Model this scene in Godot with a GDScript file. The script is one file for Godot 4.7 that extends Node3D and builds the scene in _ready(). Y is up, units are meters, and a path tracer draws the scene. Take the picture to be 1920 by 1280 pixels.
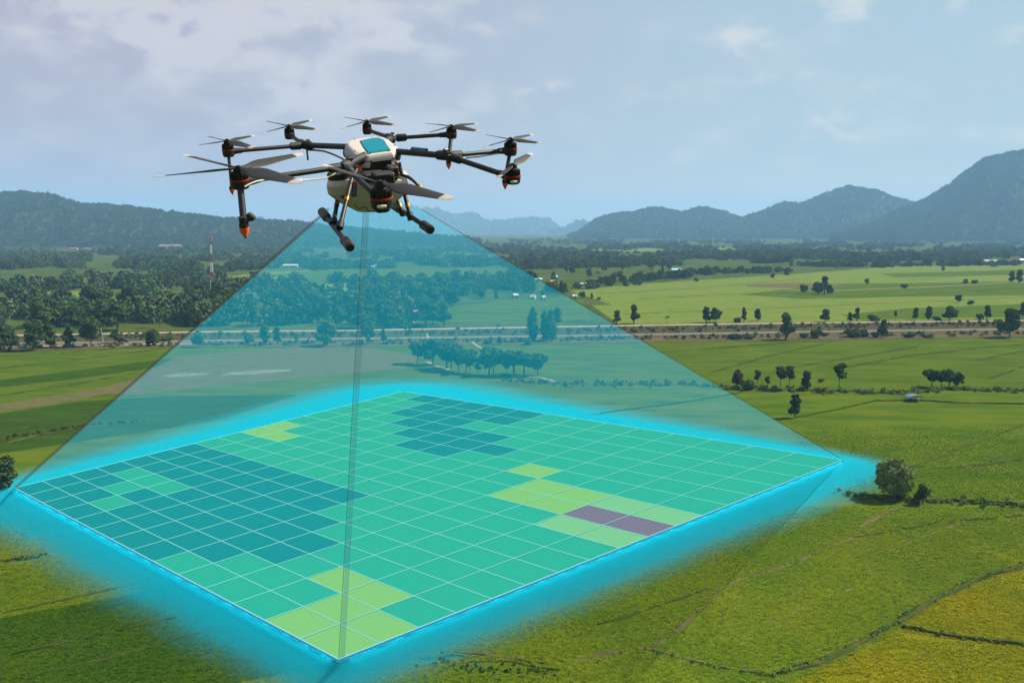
extends Node3D
# A spraying drone projects a translucent survey beam and a coloured data map on paddy fields before hazy wooded hills.

const F := 1663.0            # focal length in pixels of the 1920 wide photograph
const EYE := Vector3(0, 45, 0)
const PITCH := 7.265         # degrees down
const EXPOSURE := 2.3
const K := 0.71               # scale of the base colours of plants, soil and houses

class Geo:
	var v := PackedVector3Array()
	var n := PackedVector3Array()
	var c := PackedColorArray()
	var tint := Color(1, 1, 1)
	func tri(a: Vector3, b: Vector3, d: Vector3, away: Vector3) -> void:
		var k := (b - a).cross(d - a)
		if k.dot(away) > 0.0:
			var t := b
			b = d
			d = t
			k = -k
		var m := -k.normalized()
		v.append(a); v.append(b); v.append(d)
		n.append(m); n.append(m); n.append(m)
		c.append(tint); c.append(tint); c.append(tint)
	func quad(a: Vector3, b: Vector3, d: Vector3, e: Vector3, away: Vector3) -> void:
		tri(a, b, d, away)
		tri(a, d, e, away)
	# rings of equal length joined one to the next; smooth gives rounded shading round the ring
	func loft(rings: Array, smooth := false, caps := true) -> void:
		var mid := []
		for r in rings:
			var s := Vector3.ZERO
			for p in r:
				s += p
			mid.append(s / r.size())
		for k in rings.size() - 1:
			var r0: PackedVector3Array = rings[k]
			var r1: PackedVector3Array = rings[k + 1]
			var m: Vector3 = (mid[k] + mid[k + 1]) * 0.5
			for i in r0.size():
				var j := (i + 1) % r0.size()
				var start := v.size()
				var out := (r0[i] + r0[j] + r1[i] + r1[j]) * 0.25 - m
				var axis: Vector3 = mid[k + 1] - mid[k]
				if axis.length() > 1e-6:
					out -= axis.normalized() * out.dot(axis.normalized()) * 0.5
				quad(r0[i], r0[j], r1[j], r1[i], out)
				if smooth:
					for q in range(start, v.size()):
						var near_first := v[q].distance_to(r0[i]) < 1e-7 or v[q].distance_to(r0[j]) < 1e-7
						var w: Vector3 = v[q] - (mid[k] if near_first else mid[k + 1])
						if w.length() > 1e-7 and w.normalized().dot(n[q]) > 0.3:
							n[q] = w.normalized()
		if caps and rings.size() > 1:
			for e in [0, rings.size() - 1]:
				var r: PackedVector3Array = rings[e]
				var out: Vector3 = mid[e] - mid[1 if e == 0 else rings.size() - 2]
				if out.length() < 1e-7:
					continue
				for i in r.size():
					tri(mid[e], r[i], r[(i + 1) % r.size()], out)
	func tube(points: Array, radii: Array, seg := 10, caps := true) -> void:
		var rings := []
		var side := Vector3.ZERO
		for k in points.size():
			var a: Vector3 = points[maxi(k - 1, 0)]
			var b: Vector3 = points[mini(k + 1, points.size() - 1)]
			var t := (b - a).normalized()
			if side == Vector3.ZERO:
				side = t.cross(Vector3.UP if absf(t.y) < 0.9 else Vector3.RIGHT).normalized()
			else:
				side = (side - t * side.dot(t)).normalized()
			var up := t.cross(side)
			var ring := PackedVector3Array()
			for i in seg:
				var q := TAU * i / seg
				ring.append(points[k] + (side * cos(q) + up * sin(q)) * radii[k])
			rings.append(ring)
		loft(rings, true, caps)
	# profile: pairs of height and radius along basis.y from at
	func lathe(at: Vector3, basis: Basis, profile: Array, seg := 20) -> void:
		var rings := []
		for p in profile:
			var ring := PackedVector3Array()
			for i in seg:
				var q := TAU * i / seg
				ring.append(at + basis * Vector3(cos(q) * p[1], p[0], sin(q) * p[1]))
			rings.append(ring)
		loft(rings, true, true)
	func box(at: Vector3, size: Vector3, ch := 0.0, basis := Basis()) -> void:
		var h := size * 0.5
		var c2 := minf(ch, minf(h.x, minf(h.y, h.z)) * 0.9)
		if c2 <= 0.0:
			var r := []
			for y in [-h.y, h.y]:
				r.append(PackedVector3Array([at + basis * Vector3(-h.x, y, -h.z), at + basis * Vector3(h.x, y, -h.z), at + basis * Vector3(h.x, y, h.z), at + basis * Vector3(-h.x, y, h.z)]))
			loft(r)
			return
		var rings := []
		for e in [[-h.y, c2], [-h.y + c2, 0.0], [h.y - c2, 0.0], [h.y, c2]]:
			var x: float = h.x - e[1]
			var z: float = h.z - e[1]
			var ring := PackedVector3Array()
			for p in [Vector2(-x + c2, -z), Vector2(x - c2, -z), Vector2(x, -z + c2), Vector2(x, z - c2), Vector2(x - c2, z), Vector2(-x + c2, z), Vector2(-x, z - c2), Vector2(-x, -z + c2)]:
				ring.append(at + basis * Vector3(p.x, e[0], p.y))
			rings.append(ring)
		loft(rings)
	func mesh(colored := false) -> ArrayMesh:
		var a := []
		a.resize(Mesh.ARRAY_MAX)
		a[Mesh.ARRAY_VERTEX] = v
		a[Mesh.ARRAY_NORMAL] = n
		if colored:
			a[Mesh.ARRAY_COLOR] = c
		var m := ArrayMesh.new()
		m.add_surface_from_arrays(Mesh.PRIMITIVE_TRIANGLES, a)
		return m

var names := {}
var protos := {}
var mats := {}
var rng := RandomNumberGenerator.new()

# ---------- places ----------
func ray(u: float, w: float) -> Vector3:
	return Basis(Vector3.RIGHT, deg_to_rad(-PITCH)) * Vector3((u - 960.0) / F, -(w - 640.0) / F, -1.0)

func P(u: float, w: float, d: float) -> Vector3:
	return EYE + ray(u, w) * d

func G(u: float, w: float, y := 0.0) -> Vector3:
	var r := ray(u, w)
	return EYE + r * ((y - EYE.y) / r.y)

func away_of(p: Vector3) -> float:      # distance along the view axis
	return -(Basis(Vector3.RIGHT, deg_to_rad(PITCH)) * (p - EYE)).z

# ---------- nodes ----------
func numbered(called: String) -> String:
	if not names.has(called):
		names[called] = 0
		return called
	names[called] += 1
	return "%s_%03d" % [called, names[called]]

func tag(o: Node, label := "", category := "", group := "", kind := "") -> Node:
	if label: o.set_meta("label", label)
	if category: o.set_meta("category", category)
	if group: o.set_meta("group", group)
	if kind: o.set_meta("kind", kind)
	return o

func thing(called: String, label: String, category: String, at := Vector3.ZERO, group := "") -> Node3D:
	var o := Node3D.new()
	o.name = numbered(called)
	add_child(o)
	o.position = at
	tag(o, label, category, group)
	return o

func put(called: String, m: Mesh, mat: Material, parent: Node = null, at := Vector3.ZERO) -> MeshInstance3D:
	var o := MeshInstance3D.new()
	o.mesh = m
	o.material_override = mat
	o.position = at
	if parent:
		o.name = called
		parent.add_child(o, true)
	else:
		o.name = numbered(called)
		add_child(o)
	return o

func many(called: String, m: Mesh, mat: Material, where: Array, tints: Array, parent: Node = null) -> MultiMeshInstance3D:
	var mm := MultiMesh.new()
	mm.transform_format = MultiMesh.TRANSFORM_3D
	mm.use_colors = true
	mm.mesh = m
	mm.instance_count = where.size()
	var buf := PackedFloat32Array()
	buf.resize(where.size() * 16)
	for i in where.size():
		var t: Transform3D = where[i]
		var k: Color = tints[i]
		var b := i * 16
		buf[b] = t.basis.x.x; buf[b + 1] = t.basis.y.x; buf[b + 2] = t.basis.z.x; buf[b + 3] = t.origin.x
		buf[b + 4] = t.basis.x.y; buf[b + 5] = t.basis.y.y; buf[b + 6] = t.basis.z.y; buf[b + 7] = t.origin.y
		buf[b + 8] = t.basis.x.z; buf[b + 9] = t.basis.y.z; buf[b + 10] = t.basis.z.z; buf[b + 11] = t.origin.z
		buf[b + 12] = k.r; buf[b + 13] = k.g; buf[b + 14] = k.b; buf[b + 15] = 1.0
	mm.buffer = buf
	var o := MultiMeshInstance3D.new()
	o.multimesh = mm
	o.material_override = mat
	if parent:
		o.name = called
		parent.add_child(o, true)
	else:
		o.name = numbered(called)
		add_child(o)
	return o

# ---------- materials ----------
func srgb(r: float, g: float, b: float) -> Color:
	return Color(r * K, g * K, b * K).linear_to_srgb()

func mat(albedo: Color, rough := 0.7, metal := 0.0) -> StandardMaterial3D:
	var m := StandardMaterial3D.new()
	m.albedo_color = albedo
	m.roughness = rough
	m.metallic = metal
	return m

func glow(linear: Color, alpha := 1.0) -> StandardMaterial3D:   # drawn light of the projection
	var m := StandardMaterial3D.new()
	m.shading_mode = BaseMaterial3D.SHADING_MODE_UNSHADED
	var k := Color(linear.r / EXPOSURE, linear.g / EXPOSURE, linear.b / EXPOSURE).linear_to_srgb()
	m.albedo_color = Color(k.r, k.g, k.b, alpha)
	m.roughness = 0.9
	if alpha < 1.0:
		m.transparency = BaseMaterial3D.TRANSPARENCY_ALPHA
	return m

func noise_tex(seed_: int, freq: float, oct: int, colors: Array, size := 512, kind := FastNoiseLite.TYPE_SIMPLEX_SMOOTH) -> NoiseTexture2D:
	var f := FastNoiseLite.new()
	f.seed = seed_
	f.noise_type = kind
	f.frequency = freq
	f.fractal_octaves = oct
	var t := NoiseTexture2D.new()
	t.width = size
	t.height = size
	t.seamless = true
	t.generate_mipmaps = false
	t.noise = f
	if colors.size():
		var g := Gradient.new()
		var at := PackedFloat32Array()
		var cs := PackedColorArray()
		for k in colors:
			at.append(k[0])
			cs.append(k[1])
		g.offsets = at
		g.colors = cs
		t.color_ramp = g
	return t

var grain: NoiseTexture2D
var relief: NoiseTexture2D
func soil(seed_: int, colors: Array, size: Vector2, fine := 7.0, bump := 12.0) -> StandardMaterial3D:
	var m := StandardMaterial3D.new()
	var ramp := []
	for i in colors.size():
		ramp.append([0.18 + 0.64 * i / maxf(1.0, colors.size() - 1.0), colors[i]])
	m.albedo_texture = noise_tex(seed_, 0.012, 6, ramp, 512)
	m.uv1_triplanar = true
	m.uv1_world_triplanar = true
	m.uv1_scale = Vector3(1.0 / size.x, 1.0 / size.x, 1.0 / size.y)
	m.uv1_offset = Vector3(0.13 * seed_, 0, 0.29 * seed_)
	m.detail_enabled = true
	m.detail_albedo = grain
	m.detail_blend_mode = BaseMaterial3D.BLEND_MODE_MUL
	m.detail_uv_layer = BaseMaterial3D.DETAIL_UV_2
	m.uv2_triplanar = true
	m.uv2_world_triplanar = true
	m.uv2_scale = Vector3(1.0 / fine, 1.0 / fine, 1.0 / fine)
	m.roughness = 0.95
	m.specular_mode = BaseMaterial3D.SPECULAR_DISABLED
	return m

func leaf(r: float, g: float, b: float) -> StandardMaterial3D:
	var m := mat(srgb(r, g, b), 0.65)
	m.vertex_color_use_as_albedo = true
	m.specular_mode = BaseMaterial3D.SPECULAR_DISABLED
	m.backlight_enabled = true
	m.backlight = Color(0.4, 0.42, 0.2)
	return m

# ---------- ground pieces ----------
func sheet(called: String, px: Array, y: float, m: Material, label: String) -> MeshInstance3D:
	var flat := PackedVector2Array()
	for p in px:
		var g := G(p[0], p[1], y)
		flat.append(Vector2(g.x, g.z))
	var geo := Geo.new()
	var idx := Geometry2D.triangulate_polygon(flat)
	for k in range(0, idx.size(), 3):
		var a := flat[idx[k]]
		var b := flat[idx[k + 1]]
		var d := flat[idx[k + 2]]
		geo.tri(Vector3(a.x, y, a.y), Vector3(b.x, y, b.y), Vector3(d.x, y, d.y), Vector3.UP)
	var o := put(called, geo.mesh(), m)
	tag(o, label, "", "", "structure")
	return o

func line_points(px: Array, step: float, y := 0.0) -> PackedVector3Array:
	var out := PackedVector3Array()
	for k in px.size() - 1:
		var a := G(px[k][0], px[k][1], y)
		var b := G(px[k + 1][0], px[k + 1][1], y)
		var steps := maxi(1, int(a.distance_to(b) / step))
		for i in steps:
			out.append(a.lerp(b, float(i) / steps))
	out.append(G(px[-1][0], px[-1][1], y))
	return out

# a low bank or a road along a line, uneven at both rims
func strip(called: String, px: Array, width: float, y: float, height: float, uneven: float, m: Material, label: String, kind := "structure") -> MeshInstance3D:
	var pts := line_points(px, maxf(width * 0.6, 1.0), 0.0)
	var geo := Geo.new()
	var rows := []
	for k in pts.size():
		var t := (pts[mini(k + 1, pts.size() - 1)] - pts[maxi(k - 1, 0)]).normalized()
		var s := Vector3(-t.z, 0, t.x) * width * 0.5
		var grow := minf(1.0, minf(k + 0.4, pts.size() - 0.6 - k) / 4.0) * (1.0 + 0.0) if height > 0.08 else 1.0
		grow *= 1.0 + (0.8 * sin(k * 0.37 + px[0][0]) * sin(k * 0.11) if uneven >= 0.3 else 0.0)
		var a := grow + rng.randf_range(-uneven, uneven)
		var b := grow + rng.randf_range(-uneven, uneven)
		var up := height * (1.0 + rng.randf_range(-uneven, uneven))
		rows.append([pts[k] + s * a + Vector3.UP * y, pts[k] + s * 0.55 * a + Vector3.UP * (y + up), pts[k] - s * 0.55 * b + Vector3.UP * (y + up), pts[k] - s * b + Vector3.UP * y])
	var gap := FastNoiseLite.new()
	gap.seed = called.hash() % 1000 + px.size()
	gap.frequency = 0.16
	for k in rows.size() - 1:
		if uneven >= 0.45 and gap.get_noise_1d(k * 1.7) < -0.18:
			continue                 # overgrown here
		for i in 3:
			geo.quad(rows[k][i], rows[k][i + 1], rows[k + 1][i + 1], rows[k + 1][i], Vector3.UP)
	var o := put(called, geo.mesh(), m)
	tag(o, label, "", "", kind)
	return o

# ---------- plants ----------
func leaves(geo: Geo, blobs: Array, count: int, size: float, r: RandomNumberGenerator, shell := 0.55, spread := 0.38) -> void:
	var total := 0.0
	for b in blobs:
		total += b[1].x * b[1].z
	for b in blobs:
		var mine := int(count * b[1].x * b[1].z / total)
		for i in mine:
			var d := Vector3(r.randfn(), r.randfn(), r.randfn()).normalized()
			var q := pow(r.randf_range(shell * shell * shell, 1.0), 0.333) * (1.0 + r.randfn() * 0.07)
			var p: Vector3 = b[0] + Vector3(d.x * b[1].x, d.y * b[1].y, d.z * b[1].z) * q
			var nrm := (d + Vector3(r.randfn(), r.randfn() + 0.4, r.randfn()) * 0.75).normalized()
			var s := nrm.cross(Vector3(r.randfn(), r.randfn(), r.randfn())).normalized()
			var t := nrm.cross(s)
			var w := size * r.randf_range(0.6, 1.35)
			var k := 1.0 + r.randfn() * spread
			geo.tint = Color(maxf(0.4, k * (1.0 + r.randfn() * 0.1)), maxf(0.4, k), maxf(0.4, k * (1.0 + r.randfn() * 0.1)))
			var tip := p + t * w
			var droop := nrm * w * 0.28
			geo.tri(p - t * w * 0.8, p + s * w * 0.62 - droop, tip, nrm)
			geo.tri(p - t * w * 0.8, tip, p - s * w * 0.62 - droop, nrm)
	geo.tint = Color(1, 1, 1)

func tree_proto(kind: String, seed_: int) -> Dictionary:
	var r := RandomNumberGenerator.new()
	r.seed = seed_
	var blobs := []
	var wood := Geo.new()
	var height := 10.0
	var count := 1500
	var size := 0.55
	var shell := 0.5
	match kind:
		"broad":
			height = 10.0
			for k in 14:
				var a := TAU * k / 11.0 * 2.4 + r.randf()
				var e := r.randf_range(-0.15, 1.05)
				var rad := (1.0 - 0.5 * e) * r.randf_range(1.2, 3.1)
				var s := r.randf_range(0.8, 1.9)
				blobs.append([Vector3(cos(a) * rad, 3.4 + e * 4.6, sin(a) * rad), Vector3(s * 1.1, s * 0.85, s * 1.1)])
			blobs.append([Vector3(0, 6, 0), Vector3(2.0, 2.6, 2.0)])
			count = 2000
		"tall":
			height = 12.0
			for k in 10:
				var a := k * 2.4 + r.randf()
				var e := k / 9.0
				var rad := r.randf_range(0.3, 1.9) * (1.0 - 0.45 * e)
				var s := r.randf_range(0.75, 1.75) * (1.1 - 0.35 * e)
				blobs.append([Vector3(cos(a) * rad, 3.2 + e * 7.6, sin(a) * rad), Vector3(s, s * 0.95, s)])
			count = 1700
		"flat":
			height = 9.0
			for k in 13:
				var a := k * 2.4 + r.randf()
				var rad := r.randf_range(0.2, 3.0)
				var s := r.randf_range(0.8, 1.9)
				blobs.append([Vector3(cos(a) * rad, 6.4 + r.randf_range(-2.3, 1.6) - rad * 0.3, sin(a) * rad), Vector3(s * 1.15, s * 0.95, s * 1.15)])
			count = 2000
		"stem":
			height = 9.0
			for k in 6:
				var a := k * 2.4 + r.randf()
				var rad := r.randf_range(0.2, 1.0)
				var s := r.randf_range(0.7, 1.25)
				blobs.append([Vector3(cos(a) * rad, 6.0 + r.randf_range(-1.0, 2.2), sin(a) * rad), Vector3(s, s * 0.8, s)])
			count = 800
			size = 0.42
		"poplar":
			height = 14.0
			for k in 12:
				var e := k / 11.0
				var s := 1.45 * (1.0 - pow(absf(e - 0.42) * 1.5, 2.0)) + 0.3
				blobs.append([Vector3(r.randfn() * 0.25, 2.0 + e * 11.0, r.randfn() * 0.25), Vector3(s, s * 1.2, s)])
			count = 1800
			size = 0.5
		"bush":
			height = 3.0
			for k in 7:
				var a := k * 2.4 + r.randf()
				var rad := r.randf_range(0.3, 1.4)
				var s := r.randf_range(0.7, 1.1)
				blobs.append([Vector3(cos(a) * rad, 0.8 + r.randf_range(0.0, 1.0), sin(a) * rad), Vector3(s, s * 0.9, s)])
			count = 700
			size = 0.36
		"globe":
			height = 7.0
			blobs.append([Vector3(0, 3.7, 0), Vector3(3.3, 3.2, 3.3)])
			for k in 16:
				var d := Vector3(r.randfn(), r.randfn() * 0.8, r.randfn()).normalized()
				blobs.append([Vector3(0, 3.7, 0) + d * 2.5, Vector3(1.1, 1.0, 1.1)])
			count = 4600
			size = 0.26
			shell = 0.75
		"palm":
			height = 8.0
	var crown := Geo.new()
	if kind == "palm":
		var top := Vector3(0.5, 6.6, 0.2)
		wood.tube([Vector3.ZERO, Vector3(0.15, 2.5, 0.0), Vector3(0.35, 4.8, 0.1), top], [0.26, 0.19, 0.17, 0.15], 8)
		for k in 22:
			var a := k * 2.4
			var lift := r.randf_range(-0.3, 1.1)
			var p := top
			var dir := Vector3(cos(a), lift, sin(a)).normalized()
			var side := Vector3(-sin(a), 0, cos(a))
			for s in 5:
				var nx := p + dir * 0.62
				var w0 := 0.5 * sin(PI * (s + 0.35) / 5.6)
				var w1 := 0.5 * sin(PI * minf(1.0, (s + 1.35) / 5.6))
				crown.tint = Color(1, 1, 1) * r.randf_range(0.75, 1.25)
				for q in [-1.0, 1.0]:
					crown.quad(p, p + side * w0 * q + Vector3.DOWN * w0 * 0.5, nx + side * w1 * q + Vector3.DOWN * w1 * 0.5, nx, Vector3.UP)
				p = nx
				dir = (dir + Vector3.DOWN * 0.26).normalized()
	else:
		leaves(crown, blobs, count, size, r, shell)
		if kind == "globe":
			wood.tube([Vector3.ZERO, Vector3(0, 1.6, 0), Vector3(0.1, 3.4, 0)], [0.28, 0.22, 0.1], 8)
		elif kind == "bush":
			for k in 4:
				var a := k * 1.6
				wood.tube([Vector3(cos(a) * 0.15, 0, sin(a) * 0.15), Vector3(cos(a) * 0.7, 1.2, sin(a) * 0.7)], [0.07, 0.03], 6)
		else:
			var thick := height * (0.03 if kind != "stem" else 0.014)
			var fork := 2.6 if kind in ["broad", "tall", "poplar"] else 4.6
			wood.tube([Vector3.ZERO, Vector3(0.1, fork * 0.5, 0.05), Vector3(0.0, fork, 0.0), Vector3(0.1, height * 0.72, 0.0)], [thick, thick * 0.8, thick * 0.7, thick * 0.25], 8)
			for b in blobs:
				var m: Vector3 = b[0]
				if kind != "poplar" and m.length() > 0.5:
					wood.tube([Vector3(0, fork * r.randf_range(0.7, 1.1), 0), m * Vector3(0.45, 0, 0.45) + Vector3(0, lerpf(fork, m.y, 0.55), 0), m], [thick * 0.45, thick * 0.3, thick * 0.12], 6)
	return {"wood": wood.mesh(), "crown": crown.mesh(true), "height": height}

func proto(kind: String, variant: int) -> Dictionary:
	var key := "%s%d" % [kind, variant]
	if not protos.has(key):
		protos[key] = tree_proto(kind, hash(kind) % 1000 + variant * 77)
	return protos[key]

var planted := {}
const TREE_NAMES := {"broad": "broadleaf_tree", "tall": "tall_tree", "flat": "flat_crowned_tree", "stem": "slender_tree", "poplar": "columnar_tree", "bush": "bush", "globe": "round_tree", "palm": "palm_tree"}
# a plant whose foot is at ground point at, tall metres high, wide times as broad as its kind
func plant(kind: String, variant: int, at: Vector3, tall: float, wide: float, foliage: String, label: String, group: String) -> Node3D:
	if kind in ["broad", "tall", "stem", "flat", "bush"]:
		variant = (variant + rng.randi() % 3) % 5
	var p := proto(kind, variant)
	var key := "%s%d%s" % [kind, variant, foliage]
	var o: Node3D
	if planted.has(key):
		o = planted[key].duplicate()
		o.name = numbered(TREE_NAMES[kind])
		add_child(o)
		o.position = at
		if o.has_meta("group"): o.remove_meta("group")
		tag(o, label, "bush" if kind == "bush" else "palm" if kind == "palm" else "tree", group)
	else:
		o = thing(TREE_NAMES[kind], label, "bush" if kind == "bush" else "palm" if kind == "palm" else "tree", at, group)
		put("stem" if kind == "bush" else "trunk", p.wood, mats.bark, o)
		put("foliage" if kind == "bush" else "crown", p.crown, mats[foliage], o)
		planted[key] = o
	var s: float = tall / p.height
	o.basis = Basis(Vector3.UP, rng.randf() * TAU).scaled_local(Vector3(s * wide, s, s * wide))
	return o

func plant_px(kind: String, variant: int, u: float, base: float, hpx: float, wide: float, foliage: String, label: String, group: String) -> Node3D:
	var g := G(u, base)
	return plant(kind, variant, g, hpx * away_of(g) / F, wide, foliage, label, group)

func inside(u: float, w: float, poly: Array) -> bool:
	var flat := PackedVector2Array()
	for p in poly:
		flat.append(Vector2(p[0], p[1]))
	return Geometry2D.is_point_in_polygon(Vector2(u, w), flat)

# ---------- sky ----------
func sky_image() -> Image:
	var small := Image.create_empty(1024, 512, false, Image.FORMAT_RGB8)
	var cover := FastNoiseLite.new()
	cover.seed = 11
	cover.frequency = 1.6
	cover.fractal_octaves = 3
	var puff := FastNoiseLite.new()
	puff.seed = 5
	puff.frequency = 5.5
	puff.fractal_octaves = 6
	puff.fractal_gain = 0.52
	sky_rows(small, 0, 512, cover, puff, [])
	small.resize(4096, 2048, Image.INTERPOLATE_CUBIC)
	# single clouds that the photograph shows: pixel, half width, half height, weight
	var clouds := [[330, 45, 190, 60, 0.5], [560, 25, 110, 40, 0.4], [365, 110, 60, 28, 0.45], [590, 150, 50, 30, 0.5], [500, 185, 160, 40, 0.2], [740, 60, 90, 40, 0.35], [900, 50, 80, 70, 0.4], [1035, 165, 70, 16, 0.5], [1190, 180, 70, 22, 0.45], [1390, 80, 50, 30, 0.5], [1430, 148, 60, 9, 0.42], [1595, 6, 70, 30, 0.6], [1790, 15, 40, 34, 0.5], [1650, 180, 80, 26, 0.5], [1562, 242, 48, 18, 0.85], [1860, 252, 80, 18, 0.5], [1905, 70, 50, 20, 0.4], [1262, 288, 34, 14, 0.42], [1380, 255, 90, 30, 0.25], [150, 40, 190, 60, 0.3], [30, 165, 60, 14, 0.35], [1510, 300, 90, 14, 0.22], [860, 190, 150, 40, 0.18], [480, 250, 240, 30, 0.12]]
	var wide := Image.create_empty(4096, 300, false, Image.FORMAT_RGB8)
	sky_rows(wide, 724, 2048, cover, puff, clouds)
	small.blit_rect(wide, Rect2i(0, 0, 4096, 300), Vector2i(0, 724))
	return small

func sky_rows(im: Image, first: int, of_rows: int, cover: FastNoiseLite, puff: FastNoiseLite, clouds: Array) -> void:
	var wid := im.get_width()
	var rows := im.get_height()
	var extra := PackedFloat32Array()
	extra.resize(wid * rows)
	for c in clouds:
		var d := ray(c[0], c[1]).normalized()
		var cu := atan2(d.x, -d.z) / TAU * wid
		var cv := acos(d.y) / PI * of_rows - first
		var per := wid / TAU / F
		var rx: float = c[2] * per
		var ry: float = c[3] * per
		for y in range(maxi(0, int(cv - ry * 2.2)), mini(rows, int(cv + ry * 2.2))):
			for x in range(int(cu - rx * 2.2), int(cu + rx * 2.2)):
				var k := pow((x - cu) / rx, 2.0) + pow((y - cv) / ry, 2.0)
				extra[y * wid + posmod(x, wid)] += c[4] * exp(-k * 0.9)
	var detail := FastNoiseLite.new()
	detail.seed = 31
	detail.frequency = 13.0
	detail.fractal_octaves = 5
	detail.fractal_gain = 0.55
	var bytes := PackedByteArray()
	bytes.resize(wid * rows * 3)
	var half := of_rows / 2
	for y in rows:
		var pol := PI * (first + y + 0.5) / of_rows
		var sy := cos(pol)
		var sr := sin(pol)
		if first + y > half + 4:
			sy = -0.01
		var up := clampf(1.0 - pow(1.0 - clampf(sy, 0.0, 1.0), 4.5), 0.0, 1.0)
		var low := 1.0 - smoothstep(0.0, 0.09, sy)
		for x in wid:
			var az := TAU * (x + 0.5) / wid
			var dx := sin(az) * sr
			var dz := -cos(az) * sr
			var side := 0.5 + 0.5 * tanh(dx * 3.0)
			var broad := cover.get_noise_3d(dx, sy * 2.4, dz)
			var fine := puff.get_noise_3d(dx, sy * 2.2, dz)
			var wisp := detail.get_noise_3d(dx + fine * 0.05, sy * 1.8, dz)
			var dens := 0.3 * broad + 0.5 * fine + 0.25 * wisp + 0.24 - 0.36 * side + extra[y * wid + x] * (0.8 + 2.4 * wisp)
			var a := smoothstep(-0.05, 0.85, dens) * (1.0 - 0.5 * low) * 0.78
			var i := (y * wid + x) * 3
			var r := lerpf(lerpf(184, 208, side), lerpf(179, 160, side), up) + low * lerpf(4.0, 54.0, side)
			var g := lerpf(lerpf(176, 216, side), lerpf(172, 196, side), up) + low * lerpf(-14.0, 30.0, side)
			var b := lerpf(lerpf(190, 214, side), lerpf(195, 219, side), up) + low * lerpf(-20.0, 6.0, side)
			bytes[i] = int(clampf(lerpf(r, lerpf(216, 226, side), a), 0, 255))
			bytes[i + 1] = int(clampf(lerpf(g, lerpf(210, 227, side), a), 0, 255))
			bytes[i + 2] = int(clampf(lerpf(b, lerpf(215, 226, side), a), 0, 255))
	im.set_data(wid, rows, false, Image.FORMAT_RGB8, bytes)

# ---------- hills ----------
var canopy_at := []
var canopy_tint := []
func hill(label: String, ridge: Array, depth: float, front: float, back: float, seed_: int, trees: int, tall: float) -> void:
	var f := FastNoiseLite.new()
	f.seed = seed_
	f.frequency = 1.0
	f.fractal_octaves = 4
	var u0: float = ridge[0][0]
	var u1: float = ridge[-1][0]
	var cols := int((u1 - u0) / 7.0) + 2
	var rows := 30
	var geo := Geo.new()
	var grid := []
	for k in rows + 1:
		var row := PackedVector3Array()
		for i in cols + 1:
			row.append(hill_point(lerpf(u0, u1, float(i) / cols), lerpf(-1.0, 1.0, float(k) / rows), ridge, depth, front, back, f))
		grid.append(row)
	for k in rows:
		for i in cols:
			geo.quad(grid[k][i], grid[k][i + 1], grid[k + 1][i + 1], grid[k + 1][i], Vector3.UP)
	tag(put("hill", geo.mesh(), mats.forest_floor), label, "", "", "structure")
	for k in trees:
		var p := hill_point(rng.randf_range(u0, u1), rng.randf_range(-1.0, 0.35), ridge, depth, front, back, f)
		if p.y < 2.0:
			continue
		var s := tall * rng.randf_range(0.6, 1.35)
		canopy_at.append(Transform3D(Basis(Vector3.UP, rng.randf() * TAU).scaled(Vector3(s, s * rng.randf_range(0.7, 1.2), s)), p))
		var q := rng.randf_range(0.65, 1.3)
		canopy_tint.append(Color(q * rng.randf_range(0.85, 1.2), q, q * rng.randf_range(0.8, 1.1)))

func hill_point(u: float, s: float, ridge: Array, depth: float, front: float, back: float, f: FastNoiseLite) -> Vector3:
	var w: float = ridge[0][1]
	for i in ridge.size() - 1:
		if u >= ridge[i][0] and u <= ridge[i + 1][0]:
			var t: float = (u - ridge[i][0]) / (ridge[i + 1][0] - ridge[i][0])
			w = lerpf(ridge[i][1], ridge[i + 1][1], t)
	w += f.get_noise_2d(u * 0.045, 3.7) * 2.2
	var top := P(u, w, depth)
	var d := depth + s * (front if s < 0.0 else back)
	var r := ray(u, 428.0)
	var g := EYE + r * d
	var bump := pow(0.5 + 0.5 * cos(PI * s), 1.15)
	var spur := f.get_noise_2d(u * 0.02, s * 1.3 + 11.0) * 0.3 * (1.0 - bump) * minf(1.0, bump * 3.0)
	return Vector3(g.x, maxf(-3.0, top.y * clampf(bump + spur, 0.0, 1.0) - 2.0 * (1.0 - bump)), g.z)

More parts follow.
